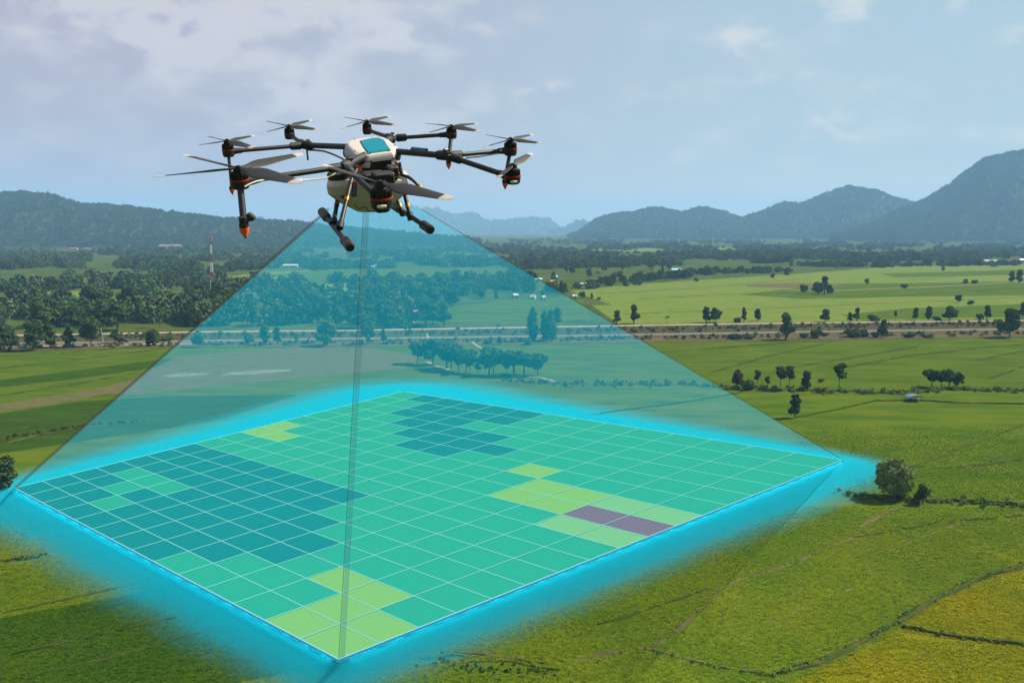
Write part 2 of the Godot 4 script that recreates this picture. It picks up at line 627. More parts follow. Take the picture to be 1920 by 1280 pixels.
# ---------- crops and weeds ----------
func crop(called: String, label: String, poly: Array, vtop: float, vbottom: float, count: int, tall: float, tint: Color, skip: Array) -> void:
	var where := []
	var tints := []
	var flat := PackedVector2Array()
	for p in poly:
		flat.append(Vector2(p[0], p[1]))
	var holes := []
	for h in skip:
		var pv := PackedVector2Array()
		for p in h:
			pv.append(Vector2(p[0], p[1]))
		holes.append(pv)
	var patch := FastNoiseLite.new()
	patch.seed = 21 + count % 100
	patch.frequency = 0.06
	patch.fractal_octaves = 4
	var near_z := G(960, vbottom).z
	var far_z := G(960, vtop).z
	for k in count:
		var z := lerpf(near_z, far_z, rng.randf())
		var half := (-z) * 0.62 + 4.0
		var p := Vector3(rng.randf_range(-half, half), 0, z)
		var cam := Basis(Vector3.RIGHT, deg_to_rad(PITCH)) * (p - EYE)
		var px := Vector2(960.0 - cam.x / cam.z * F, 640.0 + cam.y / cam.z * F)
		if not Geometry2D.is_point_in_polygon(px, flat):
			continue
		var cut := false
		for h in holes:
			if Geometry2D.is_point_in_polygon(px, h):
				cut = true
				break
		if cut:
			continue
		if rng.randf() > smoothstep(0.0, 0.4, (z - far_z) / (near_z - far_z)) * 0.85 + 0.15:
			continue
		var n := patch.get_noise_2d(p.x, p.z * 0.6)
		var s := tall * rng.randf_range(0.65, 1.2) * (1.0 + 0.35 * n)
		var lean := Basis(Vector3(rng.randfn(), 0, rng.randfn()).normalized(), rng.randf_range(0.0, 0.3))
		where.append(Transform3D((lean * Basis(Vector3.UP, rng.randf() * TAU)).scaled(Vector3(s * 1.35, s, s * 1.35)), p))
		var q := rng.randf_range(0.7, 1.25)
		var dry := clampf(0.5 + n * 0.9 + rng.randfn() * 0.2, 0.0, 1.0)
		tints.append(Color(tint.r * q * lerpf(0.82, 1.22, dry), tint.g * q * lerpf(0.95, 1.04, dry), tint.b * q))
	tag(many(called, protos.tuft, mats.blade, where, tints), label, called.replace("_", " "), "", "stuff")

func weeds(called: String, label: String, px: Array, width: float, per_metre: float, tall: float, tint: Color, parent: Node = null) -> void:
	var pts := line_points(px, 0.5)
	var where := []
	var tints := []
	for p in pts:
		var cnt := per_metre * 0.5
		while cnt > 0.0:
			if rng.randf() < cnt:
				var s := tall * rng.randf_range(0.4, 1.3)
				where.append(Transform3D(Basis(Vector3.UP, rng.randf() * TAU).scaled(Vector3(s * 1.3, s, s * 1.3)), p + Vector3(rng.randfn() * width * 0.35, 0, rng.randfn() * width * 0.35)))
				var q := rng.randf_range(0.6, 1.3)
				tints.append(Color(tint.r * q * rng.randf_range(0.8, 1.3), tint.g * q, tint.b * q))
			cnt -= 1.0
	tag(many(called, protos.weed, mats.weed, where, tints, parent), label, "undergrowth", "", "stuff")

# ---------- buildings ----------
func house(u: float, base: float, wpx: float, hpx: float, roof: Color, label: String, turn := 0.2, wall := Color(0.34, 0.33, 0.31)) -> void:
	var g := G(u, base)
	var k := away_of(g) / F
	var w := wpx * k
	var h := hpx * k
	var d := maxf(w * 0.55, 5.0)
	var o := thing("house", label, "house", g)
	o.rotation.y = turn
	var eave: float = h * 0.58
	var a := Geo.new()
	a.box(Vector3(0, eave * 0.5 - 0.2, 0), Vector3(w * 0.9, eave + 0.4, d * 0.86))
	put("wall", a.mesh(), mat(srgb(wall.r, wall.g, wall.b), 0.85), o)
	var r := Geo.new()
	for s in [-1.0, 1.0]:
		var x := w * 0.5
		var lo := Vector3(0, eave - 0.15, s * d * 0.56)
		var hi := Vector3(0, h, 0)
		var t := Vector3(0, 0.14, 0)
		r.loft([PackedVector3Array([lo + Vector3(-x, 0, 0), hi + Vector3(-x, 0, 0), hi + t + Vector3(-x, 0, 0), lo + t + Vector3(-x, 0, 0)]), PackedVector3Array([lo + Vector3(x, 0, 0), hi + Vector3(x, 0, 0), hi + t + Vector3(x, 0, 0), lo + t + Vector3(x, 0, 0)])])
	for s in [-1.0, 1.0]:
		var x: float = s * w * 0.43
		r.tri(Vector3(x, eave - 0.05, -d * 0.43), Vector3(x, eave - 0.05, d * 0.43), Vector3(x, h - 0.1, 0), Vector3(s, 0, 0))
	put("roof", r.mesh(), mat(srgb(roof.r, roof.g, roof.b), 0.5), o)
	var dr := Geo.new()
	dr.box(Vector3(w * 0.1, 1.0, d * 0.43 + 0.02), Vector3(1.1, 2.1, 0.08))
	put("door", dr.mesh(), mats.dark_wood, o)
	for s in [-0.28, 0.32]:
		var wi := Geo.new()
		wi.box(Vector3(w * s, eave * 0.55, d * 0.43 + 0.02), Vector3(minf(1.6, w * 0.16), eave * 0.35, 0.08))
		put("window", wi.mesh(), mats.window, o)

func car(u: float, base: float, turn: float, paint: Color, label: String) -> void:
	var o := thing("parked_car", label, "car", G(u, base, 0.24))
	o.rotation.y = turn
	var b := Geo.new()
	var rings := []
	for e in [[-2.1, 0.45, 0.72], [-1.9, 0.36, 0.9], [-0.2, 0.34, 0.95], [1.3, 0.36, 0.92], [2.0, 0.38, 0.78], [2.15, 0.45, 0.66]]:
		rings.append(PackedVector3Array([Vector3(e[0], e[1], -0.82), Vector3(e[0], e[2] - 0.12, -0.88), Vector3(e[0], e[2], -0.74), Vector3(e[0], e[2], 0.74), Vector3(e[0], e[2] - 0.12, 0.88), Vector3(e[0], e[1], 0.82)]))
	b.loft(rings)
	put("body", b.mesh(), mat(paint, 0.3), o)
	var c := Geo.new()
	c.loft([PackedVector3Array([Vector3(-1.5, 0.88, -0.74), Vector3(0.9, 0.88, -0.74), Vector3(0.9, 0.88, 0.74), Vector3(-1.5, 0.88, 0.74)]), PackedVector3Array([Vector3(-1.0, 1.45, -0.6), Vector3(0.25, 1.45, -0.6), Vector3(0.25, 1.45, 0.6), Vector3(-1.0, 1.45, 0.6)])])
	put("cabin", c.mesh(), mats.window, o)
	var rf := Geo.new()
	rf.box(Vector3(-0.38, 1.475, 0), Vector3(1.3, 0.06, 1.24), 0.02)
	put("roof", rf.mesh(), mat(paint, 0.3), o)
	for x in [-1.3, 1.35]:
		for s in [-1.0, 1.0]:
			var wl := Geo.new()
			wl.lathe(Vector3(x, 0.33, s * 0.8), Basis(Vector3.RIGHT, PI / 2), [[-0.1, 0.28], [-0.08, 0.33], [0.08, 0.33], [0.1, 0.28]], 14)
			put("wheel", wl.mesh(), mats.rubber, o)

func _ready() -> void:
	rng.seed = 20
	# ---- camera, sky, sun, exposure ----
	var cam := Camera3D.new()
	cam.name = "camera"
	cam.fov = rad_to_deg(2.0 * atan(640.0 / F))
	cam.near = 0.1
	cam.far = 30000.0
	cam.position = EYE
	cam.rotation_degrees = Vector3(-PITCH, 0, 0)
	add_child(cam)
	var env := Environment.new()
	env.background_mode = Environment.BG_SKY
	env.tonemap_mode = Environment.TONE_MAPPER_LINEAR
	env.tonemap_exposure = EXPOSURE
	env.sdfgi_enabled = true
	env.ssao_enabled = true
	env.ssil_enabled = true
	env.background_energy_multiplier = 0.455
	env.volumetric_fog_enabled = true
	env.volumetric_fog_density = 0.0
	env.fog_enabled = true
	env.fog_density = 0.00014
	env.fog_light_color = Color(0.56, 0.775, 0.94)
	var sky := Sky.new()
	var pano := PanoramaSkyMaterial.new()
	pano.panorama = ImageTexture.create_from_image(sky_image())
	sky.sky_material = pano
	env.sky = sky
	var around := WorldEnvironment.new()
	around.name = "surroundings"
	around.environment = env
	add_child(around)
	var sun := DirectionalLight3D.new()
	sun.name = "sun"
	sun.light_energy = 1.6
	sun.light_angular_distance = 0.5
	sun.light_color = Color(1.0, 0.95, 0.86)
	sun.shadow_enabled = true
	add_child(sun)
	sun.look_at_from_position(Vector3(0.78, 0.86, -0.22), Vector3.ZERO)

	# ---- materials ----
	grain = noise_tex(3, 0.05, 4, [[0.25, Color(0.62, 0.64, 0.6)], [0.5, Color(0.86, 0.87, 0.85)], [0.75, Color(1, 1, 1)]], 512)
	mats.bark = mat(srgb(0.09, 0.07, 0.05), 0.9)
	mats.dark_leaf = leaf(0.062, 0.108, 0.038)
	mats.green_leaf = leaf(0.088, 0.14, 0.04)
	mats.light_leaf = leaf(0.12, 0.165, 0.045)
	mats.olive_leaf = leaf(0.22, 0.28, 0.08)
	mats.brown_leaf = leaf(0.1, 0.075, 0.04)
	mats.blade = leaf(1, 1, 1)
	mats.weed = leaf(1, 1, 1)
	mats.canopy = leaf(0.046, 0.084, 0.032)
	mats.far_canopy = leaf(0.062, 0.115, 0.05)
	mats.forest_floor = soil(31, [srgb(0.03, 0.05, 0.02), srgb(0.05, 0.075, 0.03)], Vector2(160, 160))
	mats.plain = soil(1, [srgb(0.045, 0.085, 0.018), srgb(0.085, 0.13, 0.025), srgb(0.1, 0.115, 0.035)], Vector2(420, 260))
	mats.rice = soil(2, [srgb(0.07, 0.12, 0.012), srgb(0.092, 0.15, 0.014), srgb(0.12, 0.16, 0.018)], Vector2(190, 60))
	mats.rice_olive = soil(4, [srgb(0.066, 0.125, 0.01), srgb(0.098, 0.16, 0.012), srgb(0.128, 0.17, 0.014)], Vector2(150, 50))
	mats.rice_yellow = soil(5, [srgb(0.12, 0.14, 0.006), srgb(0.18, 0.175, 0.007), srgb(0.22, 0.2, 0.008)], Vector2(60, 40))
	mats.rice_dark = soil(6, [srgb(0.035, 0.078, 0.01), srgb(0.05, 0.104, 0.012)], Vector2(140, 40))
	mats.rice_pale = soil(7, [srgb(0.14, 0.225, 0.04), srgb(0.18, 0.25, 0.045), srgb(0.21, 0.24, 0.055)], Vector2(200, 70))
	mats.furrow = soil(17, [srgb(0.05, 0.085, 0.018), srgb(0.085, 0.11, 0.025), srgb(0.11, 0.11, 0.04)], Vector2(9, 9), 2.5)
	mats.stubble = soil(8, [srgb(0.12, 0.115, 0.055), srgb(0.17, 0.145, 0.075), srgb(0.105, 0.135, 0.04)], Vector2(60, 30))
	mats.mud = soil(9, [srgb(0.2, 0.19, 0.17), srgb(0.3, 0.29, 0.27)], Vector2(30, 20))
	mats.dirt = soil(10, [srgb(0.15, 0.115, 0.06), srgb(0.2, 0.16, 0.085), srgb(0.12, 0.11, 0.05)], Vector2(16, 16), 3.0)
	mats.bank = soil(12, [srgb(0.055, 0.09, 0.02), srgb(0.085, 0.11, 0.028), srgb(0.125, 0.115, 0.045)], Vector2(14, 14), 3.0)
	mats.pale_track = soil(13, [srgb(0.36, 0.31, 0.23), srgb(0.45, 0.4, 0.31)], Vector2(20, 20))
	mats.tarmac = soil(14, [srgb(0.2, 0.185, 0.16), srgb(0.26, 0.245, 0.21)], Vector2(24, 24))
	mats.verge = soil(15, [srgb(0.085, 0.085, 0.04), srgb(0.14, 0.11, 0.06), srgb(0.17, 0.135, 0.085)], Vector2(50, 24))
	mats.scrubland = soil(16, [srgb(0.06, 0.062, 0.033), srgb(0.1, 0.085, 0.052), srgb(0.075, 0.085, 0.035)], Vector2(36, 20))
	mats.window = mat(Color(0.1, 0.12, 0.14), 0.15)
	mats.rubber = mat(Color(0.06, 0.06, 0.065), 0.8)
	mats.dark_wood = mat(Color(0.25, 0.2, 0.16), 0.8)  # even dark brown for doors, posts and deck

	build_setting()
	build_plants()
	build_small_things()
	build_map()
	build_drone()

func build_setting() -> void:
	# ---- the plain as one sheet, then the fields, each 4 mm and more above the sheet below ----
	var geo := Geo.new()
	geo.quad(Vector3(-9000, 0, 400), Vector3(9000, 0, 400), Vector3(9000, 0, -12500), Vector3(-9000, 0, -12500), Vector3.UP)
	tag(put("ground", geo.mesh(), mats.plain), "green farming plain reaching to the hills", "", "", "structure")
	var y := 0.01
	var fields := [
		[[[-700, 652], [-500, 655], [340, 640], [960, 640], [2500, 620], [2500, 735], [1390, 729], [900, 737], [300, 790], [-700, 830]], mats.rice, "bright green paddy field in front of the road"],
		[[[-900, 830], [300, 790], [900, 737], [1390, 729], [2500, 735], [2600, 960], [1900, 940], [1560, 930], [900, 940], [-900, 960]], mats.rice_olive, "green paddy field between the two weedy banks"],
		[[[-1200, 945], [900, 935], [1560, 930], [1900, 940], [2700, 960], [3200, 1800], [-1400, 1800]], mats.rice_olive, "broad olive green paddy field in the foreground"],
		[[[-1500, 1215], [0, 1160], [180, 1128], [420, 1078], [640, 1060], [820, 1160], [560, 1260], [300, 1310], [-1500, 1500]], mats.rice_dark, "darker green paddy field below the left edge of the map"],
		[[[2700, 950], [1920, 1060], [1830, 1090], [1750, 1130], [1700, 1165], [1640, 1205], [1560, 1242], [1470, 1285], [1300, 1420], [1300, 1700], [3300, 1700]], mats.rice_yellow, "ripe yellow paddy field in the lower right corner"],
		[[[-600, 745], [-300, 730], [0, 712], [160, 692], [330, 670], [330, 682], [160, 708], [0, 726], [-600, 775]], mats.rice_dark, "narrow dark green strip across the left field"],
		[[[-500, 800], [0, 757], [180, 728], [300, 700], [300, 712], [190, 740], [80, 760], [0, 772], [-500, 830]], mats.stubble, "dry brown strip across the left field"],
		[[[-500, 850], [0, 775], [150, 752], [330, 742], [560, 740], [400, 790], [250, 812], [0, 850], [-500, 910]], mats.rice_dark, "dark green strip beside the left edge of the beam"],
		[[[330, 668], [560, 650], [700, 652], [790, 668], [760, 690], [600, 706], [420, 722], [260, 740], [200, 738]], mats.stubble, "brown harvested field seen through the beam"],
		[[[410, 704], [430, 698], [500, 693], [550, 692], [540, 696], [470, 702]], mats.mud, "pale bare patch in the brown field"],
		[[[300, 704], [345, 699], [400, 699], [380, 703], [320, 707]], mats.mud, "thin pale bare patch beside the left edge of the beam"],
		[[[-500, 575], [0, 562], [180, 556], [255, 554], [250, 566], [170, 568], [0, 580]], mats.rice_pale, "pale field clearing in the left woods"],
		[[[40, 548], [160, 545], [160, 556], [20, 560]], mats.rice_pale, "small field clearing in the left woods"],
		[[[70, 508], [240, 503], [250, 515], [80, 520]], mats.plain, "far field strip beyond the left woods"],
		[[[400, 522], [480, 511], [580, 506], [580, 520], [480, 527], [410, 530]], mats.rice_pale, "yellowish field behind the mast"],
		[[[-300, 530], [100, 522], [240, 518], [240, 526], [90, 532], [-300, 545]], mats.rice, "green field strip among the left trees"],
		[[[490, 516], [620, 505], [960, 500], [960, 530], [740, 536], [600, 526]], mats.rice, "bright far field seen through the beam"],
		[[[560, 534], [680, 530], [690, 545], [580, 550]], mats.rice_pale, "small far field seen through the beam"],
		[[[840, 575], [960, 562], [1090, 556], [1110, 600], [960, 606], [840, 606]], mats.rice, "green field behind the road inside the beam"],
		[[[1068, 545], [1200, 532], [1480, 514], [1700, 498], [2500, 486], [2500, 560], [1500, 566], [1150, 572]], mats.rice_pale, "wide pale green fields across the middle right"],
		[[[1110, 572], [1500, 564], [2500, 556], [2500, 592], [1500, 603], [1160, 608]], mats.rice_pale, "yellow green field directly behind the road"],
		[[[1390, 552], [1560, 532], [1920, 528], [2500, 526], [2500, 548], [1700, 556], [1500, 560]], mats.rice, "fresh green strip across the middle right field"],
		[[[1580, 590], [1700, 578], [1920, 570], [2500, 566], [2500, 584], [1800, 596], [1600, 600]], mats.rice, "fresh green strip near the road on the right"],
		[[[1400, 533], [1480, 530], [1580, 533], [1580, 538], [1470, 540], [1400, 538]], mats.stubble, "brown strip in the middle right field"],
		[[[1650, 513], [1920, 505], [2500, 500], [2500, 508], [1850, 516], [1680, 520]], mats.rice, "bright strip far behind the middle right trees"],
		[[[920, 468], [980, 465], [985, 473], [930, 477]], mats.rice, "far green field beside the upper right beam edge"],
		[[[1110, 467], [1380, 463], [1380, 468], [1120, 473]], mats.rice_pale, "far pale field below the right hills"],
		[[[1280, 500], [1480, 494], [1480, 510], [1290, 514]], mats.plain, "far orchard field beside the long blue roof"],
		[[[1570, 447], [1680, 440], [1700, 444], [1600, 450]], mats.rice_pale, "pale clearing at the foot of the right hills"],
		[[[180, 468], [400, 463], [420, 470], [260, 474]], mats.rice_pale, "pale field at the foot of the left hill"],
		[[[-700, 642], [0, 628], [330, 620], [640, 620], [1100, 612], [1500, 606], [2500, 586], [2500, 600], [1900, 617], [1500, 624], [1100, 631], [640, 637], [0, 650], [-700, 668]], mats.scrubland, "brown scrubby bank between the road and the upper track"],
		[[[-700, 668], [0, 650], [640, 640], [1100, 632], [1500, 625], [1900, 619], [2500, 610], [2500, 622], [1900, 632], [1560, 637], [1240, 641], [960, 645], [700, 650], [330, 650], [0, 658], [-700, 680]], mats.verge, "brown verge in front of the road"],
	]
	for f in fields:
		sheet("field" if f[2].contains("field") or f[2].contains("strip") else "land", f[0], y, f[1], f[2])
		y += 0.004
	strip("road", [[-300, 655], [0, 645.5], [230, 642.5], [640, 636], [1100, 630], [1500, 623], [1880, 618], [2300, 612]], 7.0, 0.22, 0.03, 0.03, mats.tarmac, "grey road crossing the whole plain")
	strip("path", [[-300, 658], [0, 650], [150, 648.5], [270, 646], [420, 644]], 3.4, 0.2, 0.03, 0.1, mats.pale_track, "pale dirt path beside the road at the left")
	strip("track", [[-300, 635], [0, 630], [230, 626], [370, 623], [640, 620.5], [1100, 612.5], [1300, 609], [1500, 606], [1890, 602], [2300, 597]], 6.0, 0.22, 0.05, 0.08, mats.pale_track, "pale upper track behind the scrubby bank")
	strip("path", [[885, 641], [893, 648], [905, 655]], 1.3, 0.2, 0.02, 0.2, mats.pale_track, "short pale path leading off the road inside the beam")
	strip("path", [[800, 679], [815, 686], [850, 698], [880, 703], [960, 706], [1010, 708], [1040, 716]], 1.6, 0.2, 0.04, 0.3, mats.pale_track, "pale footpath under the grove inside the beam")
	strip("path", [[1460, 542], [1540, 546], [1700, 540], [1890, 531], [2200, 526]], 3.0, 0.2, 0.02, 0.2, mats.pale_track, "thin pale path across the middle right field")
	# banks and trodden lines between the paddies
	strip("field_bank", [[1370, 727], [1480, 731], [1600, 734], [1700, 740], [1760, 728], [1920, 733], [2300, 738]], 1.6, 0.03, 0.35, 0.35, mats.bank, "weedy bank below the right-hand slender trees")
	strip("field_bank", [[1640, 752], [1720, 751], [1800, 756], [2300, 764]], 0.9, 0.05, 0.3, 0.3, mats.bank, "low bank beside the open shelter")
	strip("field_bank", [[1490, 784], [1570, 768], [1650, 750]], 0.7, 0.07, 0.2, 0.3, mats.rice_dark, "furrow between the lone tree and the open shelter")
	strip("field_bank", [[1000, 800], [1150, 772], [1300, 752], [1392, 736]], 0.8, 0.07, 0.2, 0.3, mats.rice_dark, "furrow inside the beam behind the map")
	strip("field_bank", [[1700, 880], [1800, 842], [1920, 796], [2200, 740]], 0.6, 0.09, 0.12, 0.4, mats.furrow, "dark furrow behind the pale round tree")
	strip("field_bank", [[1600, 931], [1650, 934], [1700, 936], [1800, 941], [1920, 947], [2300, 962]], 1.3, 0.05, 0.45, 0.3, mats.bank, "grassy bank below the pale round tree")
	strip("field_bank", [[1610, 990], [1650, 968], [1690, 950]], 0.9, 0.05, 0.12, 0.4, mats.dirt, "bare trodden line below the small dark bush")
	strip("field_bank", [[1640, 995], [1560, 1025], [1480, 1060], [1390, 1087], [1355, 1102], [1310, 1150], [1260, 1195], [1215, 1218]], 0.55, 0.05, 0.14, 0.45, mats.dirt, "bare crooked bank through the right foreground field")
	strip("field_bank", [[850, 1224], [920, 1230], [980, 1240], [1040, 1250], [1090, 1236], [1140, 1226], [1215, 1218], [1280, 1236], [1350, 1252], [1450, 1268]], 0.5, 0.07, 0.14, 0.45, mats.dirt, "bare bank along the bottom below the map")
	strip("field_bank", [[1450, 1268], [1530, 1248], [1620, 1205], [1700, 1160], [1760, 1122], [1840, 1086], [1920, 1062], [2200, 1000]], 0.8, 0.06, 0.3, 0.3, mats.bank, "dark grassy bank beside the ripe yellow field")
	strip("field_bank", [[1700, 1178], [1760, 1190], [1830, 1200], [1920, 1210], [2200, 1225]], 0.7, 0.06, 0.3, 0.35, mats.bank, "grassy bank inside the ripe yellow field")
	strip("field_bank", [[-200, 1300], [60, 1270], [200, 1235], [330, 1200], [440, 1172]], 0.35, 0.07, 0.15, 0.3, mats.bank, "thin bank in the lower left corner")
	strip("field_bank", [[-200, 1200], [0, 1152], [150, 1120], [260, 1095], [330, 1080]], 0.35, 0.07, 0.15, 0.3, mats.bank, "thin bank at the left edge of the foreground")
	strip("field_bank", [[1440, 1135], [1500, 1108], [1560, 1078], [1640, 1045], [1720, 1012], [1840, 965]], 0.5, 0.05, 0.05, 0.5, mats.dirt, "faint bare streak across the right foreground field")
	strip("field_bank", [[1400, 1190], [1460, 1160], [1520, 1132], [1600, 1103]], 0.7, 0.055, 0.05, 0.6, mats.dirt, "short bare streak across the right foreground field")
	strip("field_bank", [[0, 835], [60, 818], [150, 803], [260, 790]], 0.9, 0.09, 0.2, 0.4, mats.bank, "low bank near the left edge of the beam")
	var faint := [
		[[[1330, 700], [1440, 668], [1560, 641]], "faint furrow across the bright green field"], [[[1230, 662], [1400, 648], [1520, 640]], "faint furrow at the back of the bright green field"],
		[[[1580, 690], [1700, 668], [1840, 652], [2000, 640]], "faint furrow right of the tallest slender tree"], [[[1480, 690], [1590, 672], [1720, 650]], "faint furrow behind the tallest slender tree"],
		[[[1850, 712], [1880, 702], [1915, 690], [1980, 676]], "dark furrow behind the right field near the edge"], [[[1830, 676], [1900, 662], [2000, 648]], "second dark furrow at the right edge"],
		[[[0, 690], [130, 676], [300, 655]], "faint furrow across the left field"], [[[0, 668], [140, 660], [300, 648]], "faint furrow at the back of the left field"],
		[[[0, 742], [120, 724], [260, 698]], "furrow above the dry brown strip"], [[[0, 812], [110, 790], [260, 760]], "furrow below the dry brown strip"],
		[[[1160, 590], [1400, 580], [1640, 570], [1920, 558]], "furrow across the yellow green field behind the road"], [[[1200, 560], [1380, 552], [1540, 548]], "furrow across the middle right fields"],
		[[[1120, 551], [1300, 541], [1500, 524]], "long furrow at the back of the middle right fields"], [[[1560, 561], [1700, 553], [1920, 541]], "furrow behind the round field tree"],
		[[[840, 590], [960, 586], [1100, 578]], "furrow in the field inside the beam"], [[[1700, 526], [1800, 518], [1960, 510]], "thin furrow far on the right"],
		[[[1100, 880], [1100, 881]], ""], [[[1640, 870], [1780, 880], [1920, 862]], "soft furrow right of the pale round tree"], [[[1600, 1010], [1760, 980], [1920, 968]], "soft furrow below the grassy bank"],
		[[[1120, 1175], [1260, 1130], [1330, 1105]], "soft furrow left of the crooked bank"], [[[20, 1230], [180, 1195], [330, 1160]], "soft furrow in the dark lower left field"],
	]
	for f in faint:
		if f[1]:
			var d := away_of(G(f[0][0][0], f[0][0][1]))
			strip("field_furrow", f[0], 0.3 + d * 0.0017, 0.19, 0.1, 0.55, mats.furrow, f[1])
	# ---- hills ----
	hill("long low wooded hill on the left behind the plain", [[-500, 400], [-200, 380], [0, 366], [50, 364], [100, 369], [150, 386], [200, 387], [260, 393], [330, 402], [400, 410], [470, 414], [520, 418], [560, 419], [600, 426], [680, 432], [740, 438], [820, 445], [900, 452]], 2700, 800, 900, 3, 9000, 11.0)
	hill("far grey blue mountains in the middle behind the drone", [[470, 436], [560, 425], [590, 414], [640, 398], [700, 392], [760, 386], [800, 391], [822, 392], [850, 404], [885, 399], [920, 417], [960, 412], [985, 410], [1030, 411], [1052, 430], [1090, 441]], 9500, 1200, 1500, 5, 1800, 26.0)
	hill("small far pointed mountain beside the right hills", [[1020, 440], [1050, 430], [1092, 412], [1108, 420], [1150, 436], [1200, 444]], 8200, 600, 900, 6, 400, 24.0)
	hill("low far hill behind the left hill", [[380, 428], [430, 415], [462, 406], [500, 412], [540, 420], [600, 436]], 6500, 600, 900, 8, 500, 20.0)
	hill("rounded wooded hills left of the tall right hill", [[1060, 446], [1085, 436], [1115, 414], [1150, 403], [1190, 399], [1225, 390], [1262, 396], [1275, 401], [1310, 390], [1345, 395], [1390, 411], [1430, 397], [1470, 381], [1500, 385], [1545, 365], [1585, 352], [1640, 359], [1700, 379], [1760, 395], [1850, 415], [1950, 436]], 4400, 900, 1000, 9, 11000, 13.0)
	hill("tall steep wooded hill at the right edge", [[1560, 440], [1640, 418], [1690, 393], [1725, 380], [1760, 360], [1800, 330], [1840, 300], [1872, 293], [1920, 287], [2000, 278], [2120, 300], [2260, 350], [2400, 410]], 3700, 900, 1000, 12, 11000, 13.0)
	var tuftball := Geo.new()
	var r := RandomNumberGenerator.new()
	r.seed = 4
	leaves(tuftball, [[Vector3(0, 0.35, 0), Vector3(0.45, 0.42, 0.45)], [Vector3(0.25, 0.25, 0.1), Vector3(0.3, 0.3, 0.3)], [Vector3(-0.2, 0.3, -0.2), Vector3(0.3, 0.3, 0.3)], [Vector3(0.05, 0.6, -0.1), Vector3(0.28, 0.25, 0.28)]], 150, 0.12, r, 0.75)
	protos.far_crown = tuftball.mesh(true)
	tag(many("forest", protos.far_crown, mats.canopy, canopy_at, canopy_tint), "dense forest canopy covering all the hills", "forest", "", "stuff")

